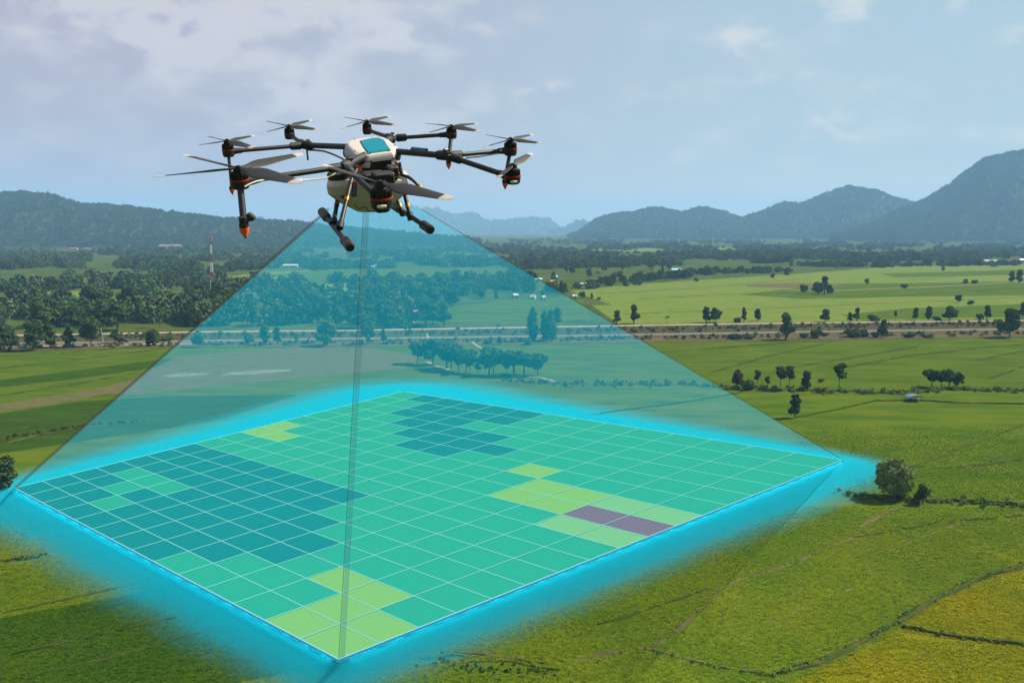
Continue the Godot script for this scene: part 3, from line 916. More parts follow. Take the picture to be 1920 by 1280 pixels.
func build_plants() -> void:
	var r := RandomNumberGenerator.new()
	r.seed = 9
	# low plants as small meshes
	var t := Geo.new()
	for k in 7:
		var a := k * 2.4 + r.randf() * 0.6
		var d := Vector3(cos(a), 0, sin(a))
		var s := Vector3(-sin(a), 0, cos(a)) * 0.07
		var b := d * 0.08
		var m := b + d * 0.3 + Vector3(0, 0.5, 0)
		var e := m + d * r.randf_range(0.35, 0.6) + Vector3(0, r.randf_range(-0.05, 0.25), 0)
		t.tint = Color(1, 1, 1) * r.randf_range(0.8, 1.2)
		t.quad(b - s, b + s, m + s, m - s, -d + Vector3.UP)
		t.tri(m - s, m + s, e, Vector3.UP)
	protos.tuft = t.mesh(true)
	var wd := Geo.new()
	leaves(wd, [[Vector3(0, 0.4, 0), Vector3(0.5, 0.42, 0.5)], [Vector3(0.2, 0.7, 0.0), Vector3(0.25, 0.3, 0.25)]], 60, 0.2, r, 0.3)
	protos.weed = wd.mesh(true)
	# rice standing in the nearer fields
	var map_hole := [[27, 880], [755, 700], [1600, 862], [635, 1250], [20, 925]]
	var lodged := [[[860, 1256], [880, 1242], [950, 1240], [1010, 1252], [1060, 1258], [1010, 1270], [930, 1262], [880, 1266]], [[0, 1052], [70, 1044], [80, 1050], [10, 1060]], [[780, 1238], [860, 1228], [880, 1236], [800, 1244]], [[1690, 1186], [1760, 1194], [1800, 1200], [1760, 1204], [1700, 1196]], [[1660, 1218], [1700, 1214], [1710, 1222], [1670, 1226]], [[1540, 1270], [1610, 1262], [1630, 1272], [1560, 1282]]]
	var yellow := [[2700, 950], [1920, 1064], [1830, 1094], [1750, 1134], [1700, 1169], [1640, 1209], [1560, 1246], [1470, 1288], [1300, 1420], [1300, 1700], [3300, 1700]]
	var dark := [[-1500, 1215], [0, 1160], [180, 1128], [420, 1078], [640, 1060], [820, 1160], [560, 1260], [300, 1310], [-1500, 1500]]
	crop("rice_crop", "olive green rice standing in the foreground field", [[-300, 950], [900, 935], [1560, 932], [1900, 945], [2300, 955], [2300, 1400], [-300, 1400]], 950, 1330, 260000, 0.25, Color(0.174, 0.255, 0.016), [map_hole, yellow, dark] + lodged)
	crop("rice_crop", "ripe yellow rice in the lower right field", yellow, 1050, 1330, 110000, 0.24, Color(0.255, 0.275, 0.01), lodged)
	crop("rice_crop", "dark green rice below the left edge of the map", dark, 1060, 1330, 120000, 0.25, Color(0.07, 0.15, 0.012), [map_hole])
	crop("rice_crop", "green rice around the pale round tree on the right", [[1480, 800], [2300, 790], [2300, 950], [1900, 938], [1560, 926]], 790, 955, 80000, 0.25, Color(0.135, 0.24, 0.016), [map_hole])
	# weeds on banks and verges
	var wg := Color(0.13, 0.21, 0.06)
	weeds("bank_weeds", "weeds along the bank below the pale round tree", [[1590, 930], [1640, 933], [1700, 937], [1800, 942], [1920, 948], [2300, 962]], 3.0, 5.0, 0.6, wg)
	weeds("bank_weeds", "weeds along the bank under the right-hand slender trees", [[1300, 722], [1380, 728], [1480, 732], [1600, 735], [1690, 738], [1760, 730], [1920, 734], [2200, 738]], 4.0, 2.2, 1.0, wg)
	weeds("bank_weeds", "weeds on the bank beside the ripe yellow field", [[1450, 1266], [1530, 1246], [1620, 1203], [1700, 1158], [1760, 1120], [1840, 1085], [1920, 1060]], 0.5, 6.0, 0.4, wg)
	weeds("bank_weeds", "dark weeds on the bank inside the ripe yellow field", [[1700, 1178], [1760, 1190], [1830, 1201], [1920, 1211], [2100, 1220]], 0.5, 6.0, 0.4, Color(0.12, 0.17, 0.03))
	weeds("bank_weeds", "weeds on the bank along the bottom of the photo", [[1215, 1220], [1280, 1238], [1350, 1254], [1450, 1270]], 0.4, 4.0, 0.3, wg)
	weeds("bank_weeds", "thin dry weeds along the crooked bare bank", [[1640, 995], [1560, 1025], [1480, 1060], [1390, 1087], [1310, 1150], [1215, 1218], [1090, 1236]], 0.4, 2.0, 0.25, Color(0.26, 0.24, 0.09))
	weeds("lodged_rice", "flattened dark rice at the bottom below the map", [[800, 1238], [870, 1252], [930, 1262], [1000, 1258], [1050, 1262]], 2.4, 9.0, 0.26, Color(0.1, 0.18, 0.03))
	weeds("lodged_rice", "flattened dark rice at the left edge of the foreground", [[-60, 1062], [20, 1050], [80, 1044]], 0.9, 7.0, 0.35, Color(0.09, 0.14, 0.03))
	weeds("scrub", "scattered scrub on the brown bank between road and track", [[-100, 636], [300, 631], [640, 628], [1100, 621], [1500, 614], [2000, 606]], 14.0, 1.1, 1.4, Color(0.1, 0.14, 0.05))
	weeds("scrub", "scrub on the verge in front of the road", [[-100, 654], [330, 647], [700, 644], [1100, 637], [1500, 631], [2000, 624]], 7.0, 0.8, 1.4, Color(0.1, 0.16, 0.05))
	weeds("bank_weeds", "tangled weeds behind the map inside the beam", [[960, 716], [1060, 720], [1140, 722], [1300, 721]], 5.0, 2.0, 1.0, wg)
	weeds("bank_weeds", "short weeds along the left field furrows", [[-100, 842], [60, 815], [150, 801], [260, 790]], 2.5, 2.0, 0.7, Color(0.08, 0.1, 0.03))
	plant_list()
	woodland()

func plant_list() -> void:
	# kind, variant, pixel across, foot, height in pixels, breadth, foliage, label, group
	var near := "trees on the bank among the right fields"
	var grove := "grove of flat crowned trees inside the beam"
	var road := "trees along the road"
	var mid := "trees scattered over the middle right fields"
	var list := [
		["globe", 0, 1676, 934, 78, 0.92, "olive_leaf", "large pale olive round tree on the bank at the right", near],
		["broad", 0, 1731, 946, 44, 0.84, "dark_leaf", "small dark bush tree just right of the pale round tree", near],
		["broad", 1, 4, 922, 72, 0.95, "dark_leaf", "dark tree cut by the left edge beside the map corner", "trees at the left edge"],
		["tall", 0, 1491, 784, 49, 1.09, "dark_leaf", "lone dark tree in front of the weedy bank", near],
		["broad", 2, 1382, 729, 38, 0.84, "brown_leaf", "brownish bushy tree leftmost on the weedy bank", near],
		["bush", 0, 1402, 731, 24, 0.80, "green_leaf", "green bush leaning on the brownish bushy tree", near],
		["stem", 0, 1421, 729, 38, 1.00, "dark_leaf", "small slender tree right of the brownish bushy tree", near],
		["stem", 1, 1438, 731, 27, 1.12, "dark_leaf", "shortest slender tree on the weedy bank", near],
		["stem", 0, 1463, 731, 46, 1.44, "dark_leaf", "left one of the pair of slender trees", near],
		["stem", 1, 1480, 732, 48, 1.25, "dark_leaf", "right one of the pair of slender trees", near],
		["tall", 1, 1511, 732, 40, 1.23, "dark_leaf", "full oval tree between the pair and the tallest slender tree", near],
		["stem", 0, 1573, 734, 56, 1.19, "dark_leaf", "tallest slender tree with a bare stem, right of the oval tree", near],
		["bush", 1, 1540, 716, 8, 1.20, "green_leaf", "low bush behind the weedy bank", near],
		["flat", 0, 1748, 726, 34, 1.16, "dark_leaf", "flat crowned tree leftmost of the four behind the shelter", "four flat crowned trees behind the shelter"],
		["flat", 1, 1766, 726, 32, 0.84, "dark_leaf", "second flat crowned tree of the four behind the shelter", "four flat crowned trees behind the shelter"],
		["flat", 0, 1780, 727, 36, 1.05, "dark_leaf", "third and tallest flat crowned tree behind the shelter", "four flat crowned trees behind the shelter"],
		["flat", 1, 1796, 728, 30, 0.84, "dark_leaf", "rightmost flat crowned tree behind the shelter", "four flat crowned trees behind the shelter"],
		["flat", 1, 783, 682, 44, 1.00, "dark_leaf", "leftmost broad tree of the grove inside the beam", grove],
		["flat", 0, 812, 684, 48, 1.05, "dark_leaf", "second grove tree from the left, beside the leftmost", grove],
		["flat", 1, 838, 692, 54, 1.21, "dark_leaf", "tall dense grove tree over the start of the footpath", grove],
		["flat", 0, 846, 694, 50, 1.05, "dark_leaf", "grove tree close behind the tall dense one", grove],
		["flat", 0, 860, 696, 44, 0.95, "dark_leaf", "grove tree right of the tall dense one", grove],
		["flat", 1, 874, 700, 48, 1.05, "dark_leaf", "middle grove tree with several thin stems beside it", grove],
		["stem", 0, 880, 701, 30, 1.50, "dark_leaf", "thin young tree under the middle grove tree", grove],
		["stem", 1, 896, 702, 22, 1.88, "green_leaf", "small round young tree in the gap of the grove", grove],
		["flat", 0, 917, 703, 54, 1.10, "green_leaf", "lighter tall grove tree right of the small young tree", grove],
		["stem", 1, 911, 703, 24, 1.00, "dark_leaf", "thinnest young tree beside the lighter grove tree", grove],
		["flat", 1, 925, 704, 46, 1.05, "dark_leaf", "grove tree closing the left half of the grove", grove],
		["stem", 0, 950, 703, 24, 1.75, "dark_leaf", "small low tree left of the right half of the grove", grove],
		["flat", 0, 964, 704, 52, 1.37, "dark_leaf", "broadest tree in the right half of the grove", grove],
		["flat", 1, 983, 704, 48, 1.16, "dark_leaf", "grove tree beside the broadest one", grove],
		["stem", 1, 1002, 705, 27, 1.38, "dark_leaf", "short tree under the right end of the grove", grove],
		["flat", 0, 1008, 704, 42, 1.05, "dark_leaf", "rightmost tree of the grove inside the beam", grove],
		["bush", 0, 948, 707, 8, 2.00, "dark_leaf", "dark low hedge bush at the foot of the grove", grove],
		["broad", 0, 936, 646, 18, 1.01, "green_leaf", "round green tree behind the grove by the road", road],
		["bush", 1, 915, 645, 11, 1.10, "green_leaf", "bush left of the round green tree behind the grove", road],
		["poplar", 0, 999, 640, 66, 1.15, "green_leaf", "left columnar tree inside the right beam edge", road],
		["poplar", 0, 1022, 638, 58, 1.30, "green_leaf", "middle columnar tree inside the right beam edge", road],
		["poplar", 0, 1034, 640, 62, 1.20, "light_leaf", "right columnar tree, lighter than its neighbours", road],
		["tall", 0, 1044, 608, 34, 1.30, "dark_leaf", "dark tree behind the columnar trees", road],
		["bush", 0, 990, 646, 14, 1.00, "green_leaf", "bush at the foot of the left columnar tree", road],
		["broad", 1, 614, 648, 56, 1.01, "green_leaf", "large round tree by the road left of the beam's centre line", road],
		["broad", 2, 688, 646, 48, 0.84, "green_leaf", "large tree by the road just right of the beam's centre line", road],
		["tall", 1, 719, 645, 30, 0.87, "green_leaf", "narrow tree right of the beam's centre line", road],
		["tall", 0, 498, 647, 42, 1.09, "green_leaf", "tall tree by the road between two bushes inside the beam", road],
		["tall", 1, 520, 646, 34, 1.01, "dark_leaf", "narrow tree right of the tall roadside tree inside the beam", road],
		["broad", 0, 466, 645, 24, 1.01, "green_leaf", "low round tree left of the tall roadside tree inside the beam", road],
		["broad", 1, 372, 651, 32, 1.12, "green_leaf", "round low tree at the left beam edge by the road", road],
		["stem", 0, 556, 646, 18, 1.25, "green_leaf", "small thin tree alone by the road inside the beam", road],
		["broad", 0, 8, 657, 58, 0.90, "dark_leaf", "leftmost roadside tree, cut by the photo's edge", road],
		["broad", 1, 20, 656, 50, 0.90, "dark_leaf", "second roadside tree from the left edge", road],
		["broad", 2, 62, 657, 62, 0.90, "dark_leaf", "wide dark roadside tree over the pale path at the left", road],
		["tall", 0, 94, 652, 50, 1.30, "dark_leaf", "roadside tree right of the wide dark one", road],
		["tall", 1, 130, 652, 44, 1.23, "dark_leaf", "round topped roadside tree with a visible trunk", road],
		["broad", 0, 170, 650, 62, 0.90, "dark_leaf", "tall dark roadside tree left of the leaning pole", road],
		["broad", 1, 215, 643, 30, 0.90, "dark_leaf", "small dark roadside tree right of the leaning pole", road],
		["broad", 2, 287, 648, 34, 1.12, "green_leaf", "low spreading roadside tree left of the beam", road],
		["bush", 1, 312, 640, 13, 1.20, "green_leaf", "bush beside the low spreading roadside tree", road],
		["tall", 0, 1157, 608, 27, 1.45, "dark_leaf", "small dark tree at the upper track, first right of the beam", road],
		["tall", 1, 1189, 607, 37, 1.23, "dark_leaf", "taller dark tree at the upper track, second right of the beam", road],
		["palm", 0, 1251, 609, 18, 0.90, "green_leaf", "small palm beside the upper track", road],
		["tall", 0, 1324, 605, 32, 1.23, "dark_leaf", "left one of two touching trees at the upper track", road],
		["broad", 1, 1342, 605, 32, 1.01, "dark_leaf", "right one of two touching trees at the upper track", road],
		["tall", 1, 1395, 604, 29, 1.01, "dark_leaf", "narrow tree right of the two touching trees", road],
		["bush", 0, 1383, 605, 12, 1.00, "dark_leaf", "bush at the foot of the narrow tree at the track", road],
		["tall", 0, 1421, 602, 25, 1.30, "dark_leaf", "small round tree second from the two touching trees", road],
		["tall", 1, 1474, 637, 52, 1.30, "green_leaf", "tall tree standing in front of the road, right of centre", road],
		["broad", 2, 1548, 605, 28, 0.90, "dark_leaf", "dark tree behind the track right of the tall front tree", road],
		["tall", 1, 1594, 604, 20, 1.45, "dark_leaf", "lower one of two close trees behind the track", road],
		["tall", 0, 1607, 603, 27, 1.23, "dark_leaf", "taller one of two close trees behind the track", road],
		["bush", 1, 1637, 602, 15, 1.30, "dark_leaf", "wide bush between the track trees", road],
		["tall", 1, 1656, 633, 35, 1.23, "dark_leaf", "dark tree between the road and the track", road],
		["bush", 0, 1642, 633, 12, 0.90, "dark_leaf", "bush left of the dark tree between road and track", road],
		["bush", 1, 1599, 632, 19, 1.30, "dark_leaf", "dense bush at the road left of the dark tree", road],
		["bush", 0, 1620, 632, 18, 0.80, "dark_leaf", "smaller bush right of the dense roadside bush", road],
		["bush", 1, 1530, 634, 22, 0.80, "green_leaf", "upright bush at the road right of the tall front tree", road],
		["bush", 0, 1508, 634, 12, 1.10, "green_leaf", "low bush touching the tall front tree's right side", road],
		["bush", 1, 1379, 636, 13, 1.50, "dark_leaf", "dark bush on the verge in front of the road", road],
		["bush", 0, 1405, 636, 10, 1.80, "green_leaf", "wide green bush right of the dark verge bush", road],
		["bush", 1, 1705, 633, 12, 1.60, "green_leaf", "low bush on the verge right of the dark tree", road],
		["bush", 0, 1740, 633, 9, 2.00, "green_leaf", "wide low bush rightmost of the verge bushes", road],
		["stem", 0, 1679, 602, 20, 1.00, "brown_leaf", "thin brownish tree behind the track", road],
		["tall", 0, 1718, 600, 25, 1.16, "dark_leaf", "narrow tree behind the track right of the brownish one", road],
		["tall", 1, 1741, 601, 29, 1.23, "dark_leaf", "leaning tree behind the track left of the broad one", road],
		["broad", 0, 1782, 601, 33, 1.12, "dark_leaf", "broad round tree behind the track on the right", road],
		["bush", 1, 1757, 601, 10, 1.20, "dark_leaf", "bush left of the broad round tree at the track", road],
		["tall", 0, 1851, 599, 29, 1.16, "dark_leaf", "slim tree behind the track left of the large front tree", road],
		["bush", 0, 1838, 599, 13, 0.90, "green_leaf", "bush left of the slim tree behind the track", road],
		["broad", 2, 1894, 633, 60, 0.84, "dark_leaf", "large dark tree in front of the road near the right edge", road],
		["tall", 1, 1918, 598, 32, 1.16, "dark_leaf", "tree behind the track cut by the right edge", road],
		["broad", 0, 1508, 551, 19, 1.34, "dark_leaf", "left round tree of the field clump", mid],
		["broad", 1, 1535, 552, 25, 1.23, "dark_leaf", "middle round tree of the field clump", mid],
		["tall", 0, 1546, 551, 34, 1.30, "dark_leaf", "tall tree of the field clump", mid],
		["broad", 2, 1557, 552, 20, 1.01, "dark_leaf", "right round tree of the field clump", mid],
		["broad", 0, 1625, 534, 13, 1.01, "dark_leaf", "single small tree in the field right of the clump", mid],
		["bush", 0, 1696, 540, 9, 1.20, "dark_leaf", "dark bush alone by the thin field path", mid],
		["broad", 1, 1797, 568, 17, 1.23, "dark_leaf", "round tree alone in the field behind the broad track tree", mid],
		["bush", 1, 1821, 571, 10, 1.00, "dark_leaf", "bush right of the round tree in the field", mid],
		["broad", 2, 1811, 533, 11, 1.34, "dark_leaf", "left small tree of two far by the field path", mid],
		["bush", 0, 1828, 532, 9, 1.00, "dark_leaf", "right bush of two far by the field path", mid],
		["tall", 1, 1898, 530, 24, 1.16, "dark_leaf", "left one of two tall trees at the right edge", mid],
		["tall", 0, 1911, 531, 28, 1.16, "dark_leaf", "right one of two tall trees at the right edge", mid],
		["broad", 0, 1305, 529, 10, 1.12, "dark_leaf", "single small tree in the field below the long blue roof", mid],
		["broad", 1, 1769, 509, 11, 0.90, "dark_leaf", "far small tree at the back of the right field", mid],
		["broad", 2, 1449, 523, 12, 1.01, "dark_leaf", "far small tree at the back of the field, right of centre", mid],
		["bush", 1, 1475, 516, 7, 1.30, "dark_leaf", "far bush at the back of the field, right of centre", mid],
		["broad", 1, 1091, 560, 15, 1.23, "dark_leaf", "round tree right of the small white house by the beam", mid],
		["tall", 0, 1110, 561, 12, 1.16, "dark_leaf", "small tree second right of the small white house", mid],
		["bush", 0, 1123, 562, 6, 1.20, "dark_leaf", "low bush third right of the small white house", mid],
		["tall", 1, 1053, 553, 28, 1.16, "dark_leaf", "tree on the right beam edge above the small white house", mid],
	]
	for e in list:
		plant_px(e[0], e[1], e[2], e[3], e[4], e[5], e[6], e[7], e[8])

func woodland() -> void:
	# woods on the plain: polygon, how many single trees, range of heights in metres, label, group
	var clear := [[[-100, 552], [160, 545], [255, 552], [255, 566], [160, 570], [-100, 582]], [[400, 522], [480, 511], [580, 506], [580, 522], [480, 529], [410, 532]], [[490, 516], [620, 505], [960, 500], [960, 528], [740, 532], [600, 526]], [[850, 575], [960, 562], [1090, 556], [1110, 600], [960, 606], [850, 606]], [[-100, 528], [100, 522], [240, 517], [240, 527], [90, 533], [-100, 545]], [[70, 506], [250, 503], [250, 516], [80, 520]], [[560, 534], [680, 530], [690, 545], [580, 550]], [[1280, 500], [1480, 494], [1480, 512], [1290, 516]], [[285, 560], [340, 556], [340, 574], [270, 590]]]
	var zones := [
		[[[-70, 585], [260, 572], [420, 560], [500, 545], [560, 545], [560, 612], [380, 617], [-70, 622]], 66, 8.0, 15.0, "dark broadleaf tree in the dense wood behind the left track", "dense wood left of the beam"],
		[[[-70, 535], [160, 530], [440, 525], [560, 530], [540, 560], [260, 572], [-70, 580]], 34, 8.0, 12.0, "tree in the further half of the wood left of the beam", "further wood left of the beam"],
		[[[560, 550], [640, 535], [840, 535], [860, 560], [850, 612], [700, 616], [560, 614]], 56, 8.0, 15.0, "tree in the wood seen through the middle of the beam", "wood inside the beam"],
		[[[880, 532], [1060, 530], [1068, 560], [1000, 566], [940, 566], [880, 572]], 30, 5.0, 10.0, "tree by the village at the right side of the beam", "village trees inside the beam"],
		[[[1000, 500], [1265, 500], [1265, 522], [1080, 545], [1010, 520]], 22, 7.0, 11.0, "tree in the wood between the beam and the long blue roof", "wood right of the beam"],
	]
	var kinds := [["broad", 0], ["broad", 1], ["broad", 2], ["tall", 0], ["tall", 1], ["broad", 0], ["palm", 0]]
	var gap := FastNoiseLite.new()
	gap.seed = 14
	gap.frequency = 1.0
	gap.fractal_octaves = 3
	for z in zones:
		var box := Rect2(z[0][0][0], z[0][0][1], 0, 0)
		for p in z[0]:
			box = box.expand(Vector2(p[0], p[1]))
		var got := 0
		for tries in 4000:
			if got >= z[1]:
				break
			var u := rng.randf_range(box.position.x, box.end.x)
			var w := rng.randf_range(box.position.y, box.end.y)
			if not inside(u, w, z[0]):
				continue
			var cut := false
			for c in clear:
				cut = cut or inside(u, w, c)
			if cut or gap.get_noise_2d(u * 0.012, w * 0.05) < -0.14:
				continue
			var k: Array = kinds[rng.randi() % kinds.size()]
			var palm: bool = k[0] == "palm"
			plant(k[0], k[1], G(u, w), rng.randf_range(z[2], z[3]) * (0.85 if palm else 1.0), rng.randf_range(0.85, 1.25), ["dark_leaf", "green_leaf", "dark_leaf", "dark_leaf", "green_leaf"][rng.randi() % 5], z[4].replace("broadleaf tree", "palm").replace("tree", "palm") if palm else z[4], z[5])
			got += 1
	# the rest of the woods and the far plain, too many to count
	var f := FastNoiseLite.new()
	f.seed = 8
	f.frequency = 1.0
	f.fractal_octaves = 3
	var where := []
	var tints := []
	for k in 15000:
		var u := rng.randf_range(-250.0, 2170.0)
		var w := 446.0 + 60.0 * pow(rng.randf(), 1.1)
		var lim := lerpf(505, 492, clampf((u - 1000.0) / 500.0, 0.0, 1.0)) if u > 560.0 else 560.0
		if u <= 1000.0 and rng.randf() < 0.3:
			w = rng.randf_range(500.0, 612.0)
			lim = (612.0 - maxf(0.0, u - 740.0) * 0.45 + 30.0 * f.get_noise_2d(u * 0.02, 4.0)) if u < 900.0 else 550.0
		if w > lim:
			continue
		var cut := false
		for c in clear:
			cut = cut or inside(u, w, c)
		if cut or f.get_noise_2d(u * 0.006, w * 0.06) < (-0.02 if w < 500.0 else -0.05):
			continue
		var p := G(u, w)
		var s := rng.randf_range(6.0, 13.0)
		where.append(Transform3D(Basis(Vector3.UP, rng.randf() * TAU).scaled(Vector3(s * 1.1, s * rng.randf_range(0.8, 1.2), s * 1.1)), p))
		var q := rng.randf_range(0.55, 1.55)
		tints.append(Color(q * rng.randf_range(0.8, 1.5), q, q * rng.randf_range(0.7, 1.1)))
	for h in [[[1280, 514], [1480, 509], 60], [[1590, 500], [1930, 496], 110], [[1480, 499], [1600, 499], 30], [[1080, 541], [1290, 516], 46], [[1100, 476], [1500, 472], 80], [[1500, 486], [1920, 480], 120], [[620, 530], [880, 524], 40], [[860, 545], [960, 541], 16]]:
		var a := G(h[0][0], h[0][1])
		var b := G(h[1][0], h[1][1])
		for k in h[2]:
			var p := a.lerp(b, rng.randf()) + Vector3(rng.randfn() * 4.0, 0, rng.randfn() * 14.0)
			var sz := rng.randf_range(3.0, 9.0)
			where.append(Transform3D(Basis(Vector3.UP, rng.randf() * TAU).scaled(Vector3(sz * 1.15, sz, sz * 1.15)), p))
			var q := rng.randf_range(0.6, 1.3)
			tints.append(Color(q, q, q * 0.9))
	tag(many("woodland", protos.far_crown, mats.far_canopy, where, tints), "countless trees and thickets spread over the far plain", "woodland", "", "stuff")

func build_small_things() -> void:
	var red := Color(0.28, 0.11, 0.085)
	var white := Color(0.42, 0.44, 0.45)
	var blue := Color(0.2, 0.42, 0.6)
	var grey := Color(0.45, 0.47, 0.48)
	house(309, 571, 17, 11, white, "white roofed house among the left woods below the mast")
	house(284, 584, 14, 9, grey, "grey roofed house behind the trees, left of the white roofed one", 0.6)
	house(331, 507, 7, 7, white, "tiny white house left of the mast")
	house(230, 502, 9, 5, white, "tiny white house far left of the mast")
	house(262, 502, 8, 5, white, "tiny white house just right of the far left one", 0.5)
	house(320, 466, 40, 8, Color(0.17, 0.14, 0.11), "long brown roofed building at the foot of the left hill", 0.05)
	house(138, 469, 14, 5, red, "far red roofed house at the foot of the left hill", 0.1)
	house(163, 469, 10, 5, red, "smaller far red roofed house beside the other", 0.3)
	house(508, 487, 14, 7, red, "far red roofed house behind the left beam edge", 0.2)
	house(545, 501, 28, 6, white, "long white roof at the upper left of the beam", 0.08)
	house(713, 501, 34, 6, white, "long white roof right of the beam's centre line", 0.05)
	house(697, 502, 12, 4, white, "short white roof touching the long one inside the beam", 0.05)
	house(780, 596, 12, 15, red, "red roofed house half hidden in the wood inside the beam", 0.4)
	house(776, 608, 5, 7, white, "small white shed below the red roofed house", 0.2)
	house(972, 537, 20, 5, white, "long low white shed inside the beam near its right edge", 0.0)
	house(1008, 526, 18, 5, Color(0.35, 0.6, 0.68), "cyan roofed shed at the right beam edge", -0.05)
	house(966, 558, 10, 8, grey, "grey house in the village inside the beam", 0.3)
	house(1000, 560, 9, 7, white, "white house in the village inside the beam", -0.3)
	house(1019, 562, 6, 8, white, "narrow white house right of the others in the beam village", 0.2)
	house(1001, 487, 14, 8, red, "red roofed house far behind the right beam edge", 0.2)
	house(986, 490, 14, 5, white, "low white house left of the far red roofed house", 0.0)
	house(998, 497, 11, 6, white, "bright white roof below the far red roofed house", 0.1)
	house(1028, 485, 7, 5, white, "tiny white house right of the far red roofed house", 0.4)
	house(1041, 523, 8, 7, blue, "small blue roofed house right of the beam edge", 0.3)
	house(1036, 530, 9, 5, Color(0.5, 0.3, 0.18), "small orange roofed house below the blue roofed one", 0.1)
	house(1077, 559, 9, 7, white, "small white house at the field corner right of the beam", 0.1)
	house(1094, 534, 12, 4, grey, "low grey shed at the back of the field right of the beam", 0.0)
	house(1104, 534, 8, 4, white, "low white shed right of the grey one", 0.0)
	house(1135, 493, 11, 6, white, "white roof slanting in the wood right of the beam", -0.5)
	house(1240, 487, 13, 6, red, "red roofed house among the far trees right of centre", 0.2)
	house(1258, 486, 15, 7, white, "white house right of the far red roofed one", 0.1)
	house(1268, 509, 19, 6, Color(0.3, 0.62, 0.75), "long light blue roof at the back of the field", 0.03)
	house(1459, 486, 7, 6, white, "tiny white house far right of centre", 0.2)
	house(1470, 486, 12, 6, blue, "blue roofed house right of the tiny white one", 0.1)
	house(1816, 468, 20, 6, white, "bright white roof above the trees on the right", 0.1)
	house(1853, 447, 10, 4, white, "far white house at the foot of the tall right hill", 0.1)
	house(1754, 446, 16, 4, red, "far pink red roof at the foot of the tall right hill", 0.1)
	house(1916, 491, 10, 6, white, "white house at the right edge behind the trees", 0.1)
	house(1857, 493, 26, 6, Color(0.36, 0.3, 0.26), "long brown shed behind the trees at the right", 0.05)
	car(81, 642.5, 0.05, Color(0.85, 0.86, 0.86), "white car on the road between the left roadside trees")
	car(231, 641.0, 0.03, Color(0.05, 0.06, 0.08), "dark car on the road right of the leaning pole")
	# roadside marker
	var o := thing("roadside_marker", "small white roadside marker left of the grove inside the beam", "marker", G(801, 634))
	var g := Geo.new()
	g.loft([PackedVector3Array([Vector3(-0.7, 0, -0.7), Vector3(0.7, 0, -0.7), Vector3(0.7, 0, 0.7), Vector3(-0.7, 0, 0.7)]), PackedVector3Array([Vector3(-0.3, 1.2, -0.3), Vector3(0.3, 1.2, -0.3), Vector3(0.3, 1.2, 0.3), Vector3(-0.3, 1.2, 0.3)])])
	put("base", g.mesh(), mat(Color(0.8, 0.8, 0.78), 0.8), o)
	g = Geo.new()
	g.box(Vector3(0, 1.55, 0), Vector3(0.5, 0.7, 0.5), 0.08)
	put("cap", g.mesh(), mat(Color(0.85, 0.85, 0.83), 0.8), o)
	# leaning utility pole
	o = thing("utility_pole", "thin pale utility pole leaning among the left roadside trees", "pole", G(193, 641))
	g = Geo.new()
	g.tube([Vector3.ZERO, Vector3(-0.75, 6.2, 0)], [0.15, 0.1], 8)
	put("pole", g.mesh(), mat(Color(0.62, 0.6, 0.55), 0.85), o)
	g = Geo.new()
	g.box(Vector3(-0.7, 5.9, 0), Vector3(1.6, 0.12, 0.12), 0.02, Basis(Vector3.BACK, 0.12))
	put("crossarm", g.mesh(), mat(Color(0.5, 0.48, 0.44), 0.85), o)
	mast()
	shelter()

func mast() -> void:
	var foot := G(399, 562)
	var k := away_of(foot) / F
	var h := 120.0 * k
	var o := thing("radio_mast", "tall red and white lattice radio mast left of the beam", "mast", foot)
	var red := mat(Color(0.5, 0.1, 0.07), 0.6)
	var white := mat(Color(0.82, 0.82, 0.8), 0.6)
	var bays := 28
	var at := func(s: int, t: float) -> Vector3:
		var wdt := lerpf(1.55, 0.35, minf(1.0, t * 1.05))
		var a := TAU * s / 3.0 + 0.4
		return Vector3(cos(a) * wdt, h * t, sin(a) * wdt)
	for sec in 7:
		var m := white if sec % 2 == 1 else red
		var gl := Geo.new()
		for b in range(sec * 4, sec * 4 + 4):
			var t0 := float(b) / bays
			var t1 := float(b + 1) / bays
			for s in 3:
				gl.tube([at.call(s, t0), at.call(s, t1)], [0.1, 0.1], 5, false)
				gl.tube([at.call(s, t0), at.call((s + 1) % 3, t1)], [0.05, 0.05], 4, false)
				gl.tube([at.call(s, t1), at.call((s + 1) % 3, t1)], [0.05, 0.05], 4, false)
		put("lattice_section", gl.mesh(), m, o)
	for t in [0.93, 0.97]:
		for s in 3:
			var an := Geo.new()
			var p: Vector3 = at.call(s, t)
			an.box(p * Vector3(2.2, 1, 2.2), Vector3(0.35, 2.2, 0.35), 0.06)
			put("antenna", an.mesh(), mat(Color(0.6, 0.55, 0.55), 0.6), o)
	var rod := Geo.new()
	rod.tube([Vector3(0, h, 0), Vector3(0, h + 3.0, 0)], [0.07, 0.03], 6)
	put("lightning_rod", rod.mesh(), mat(Color(0.6, 0.6, 0.6), 0.5), o)

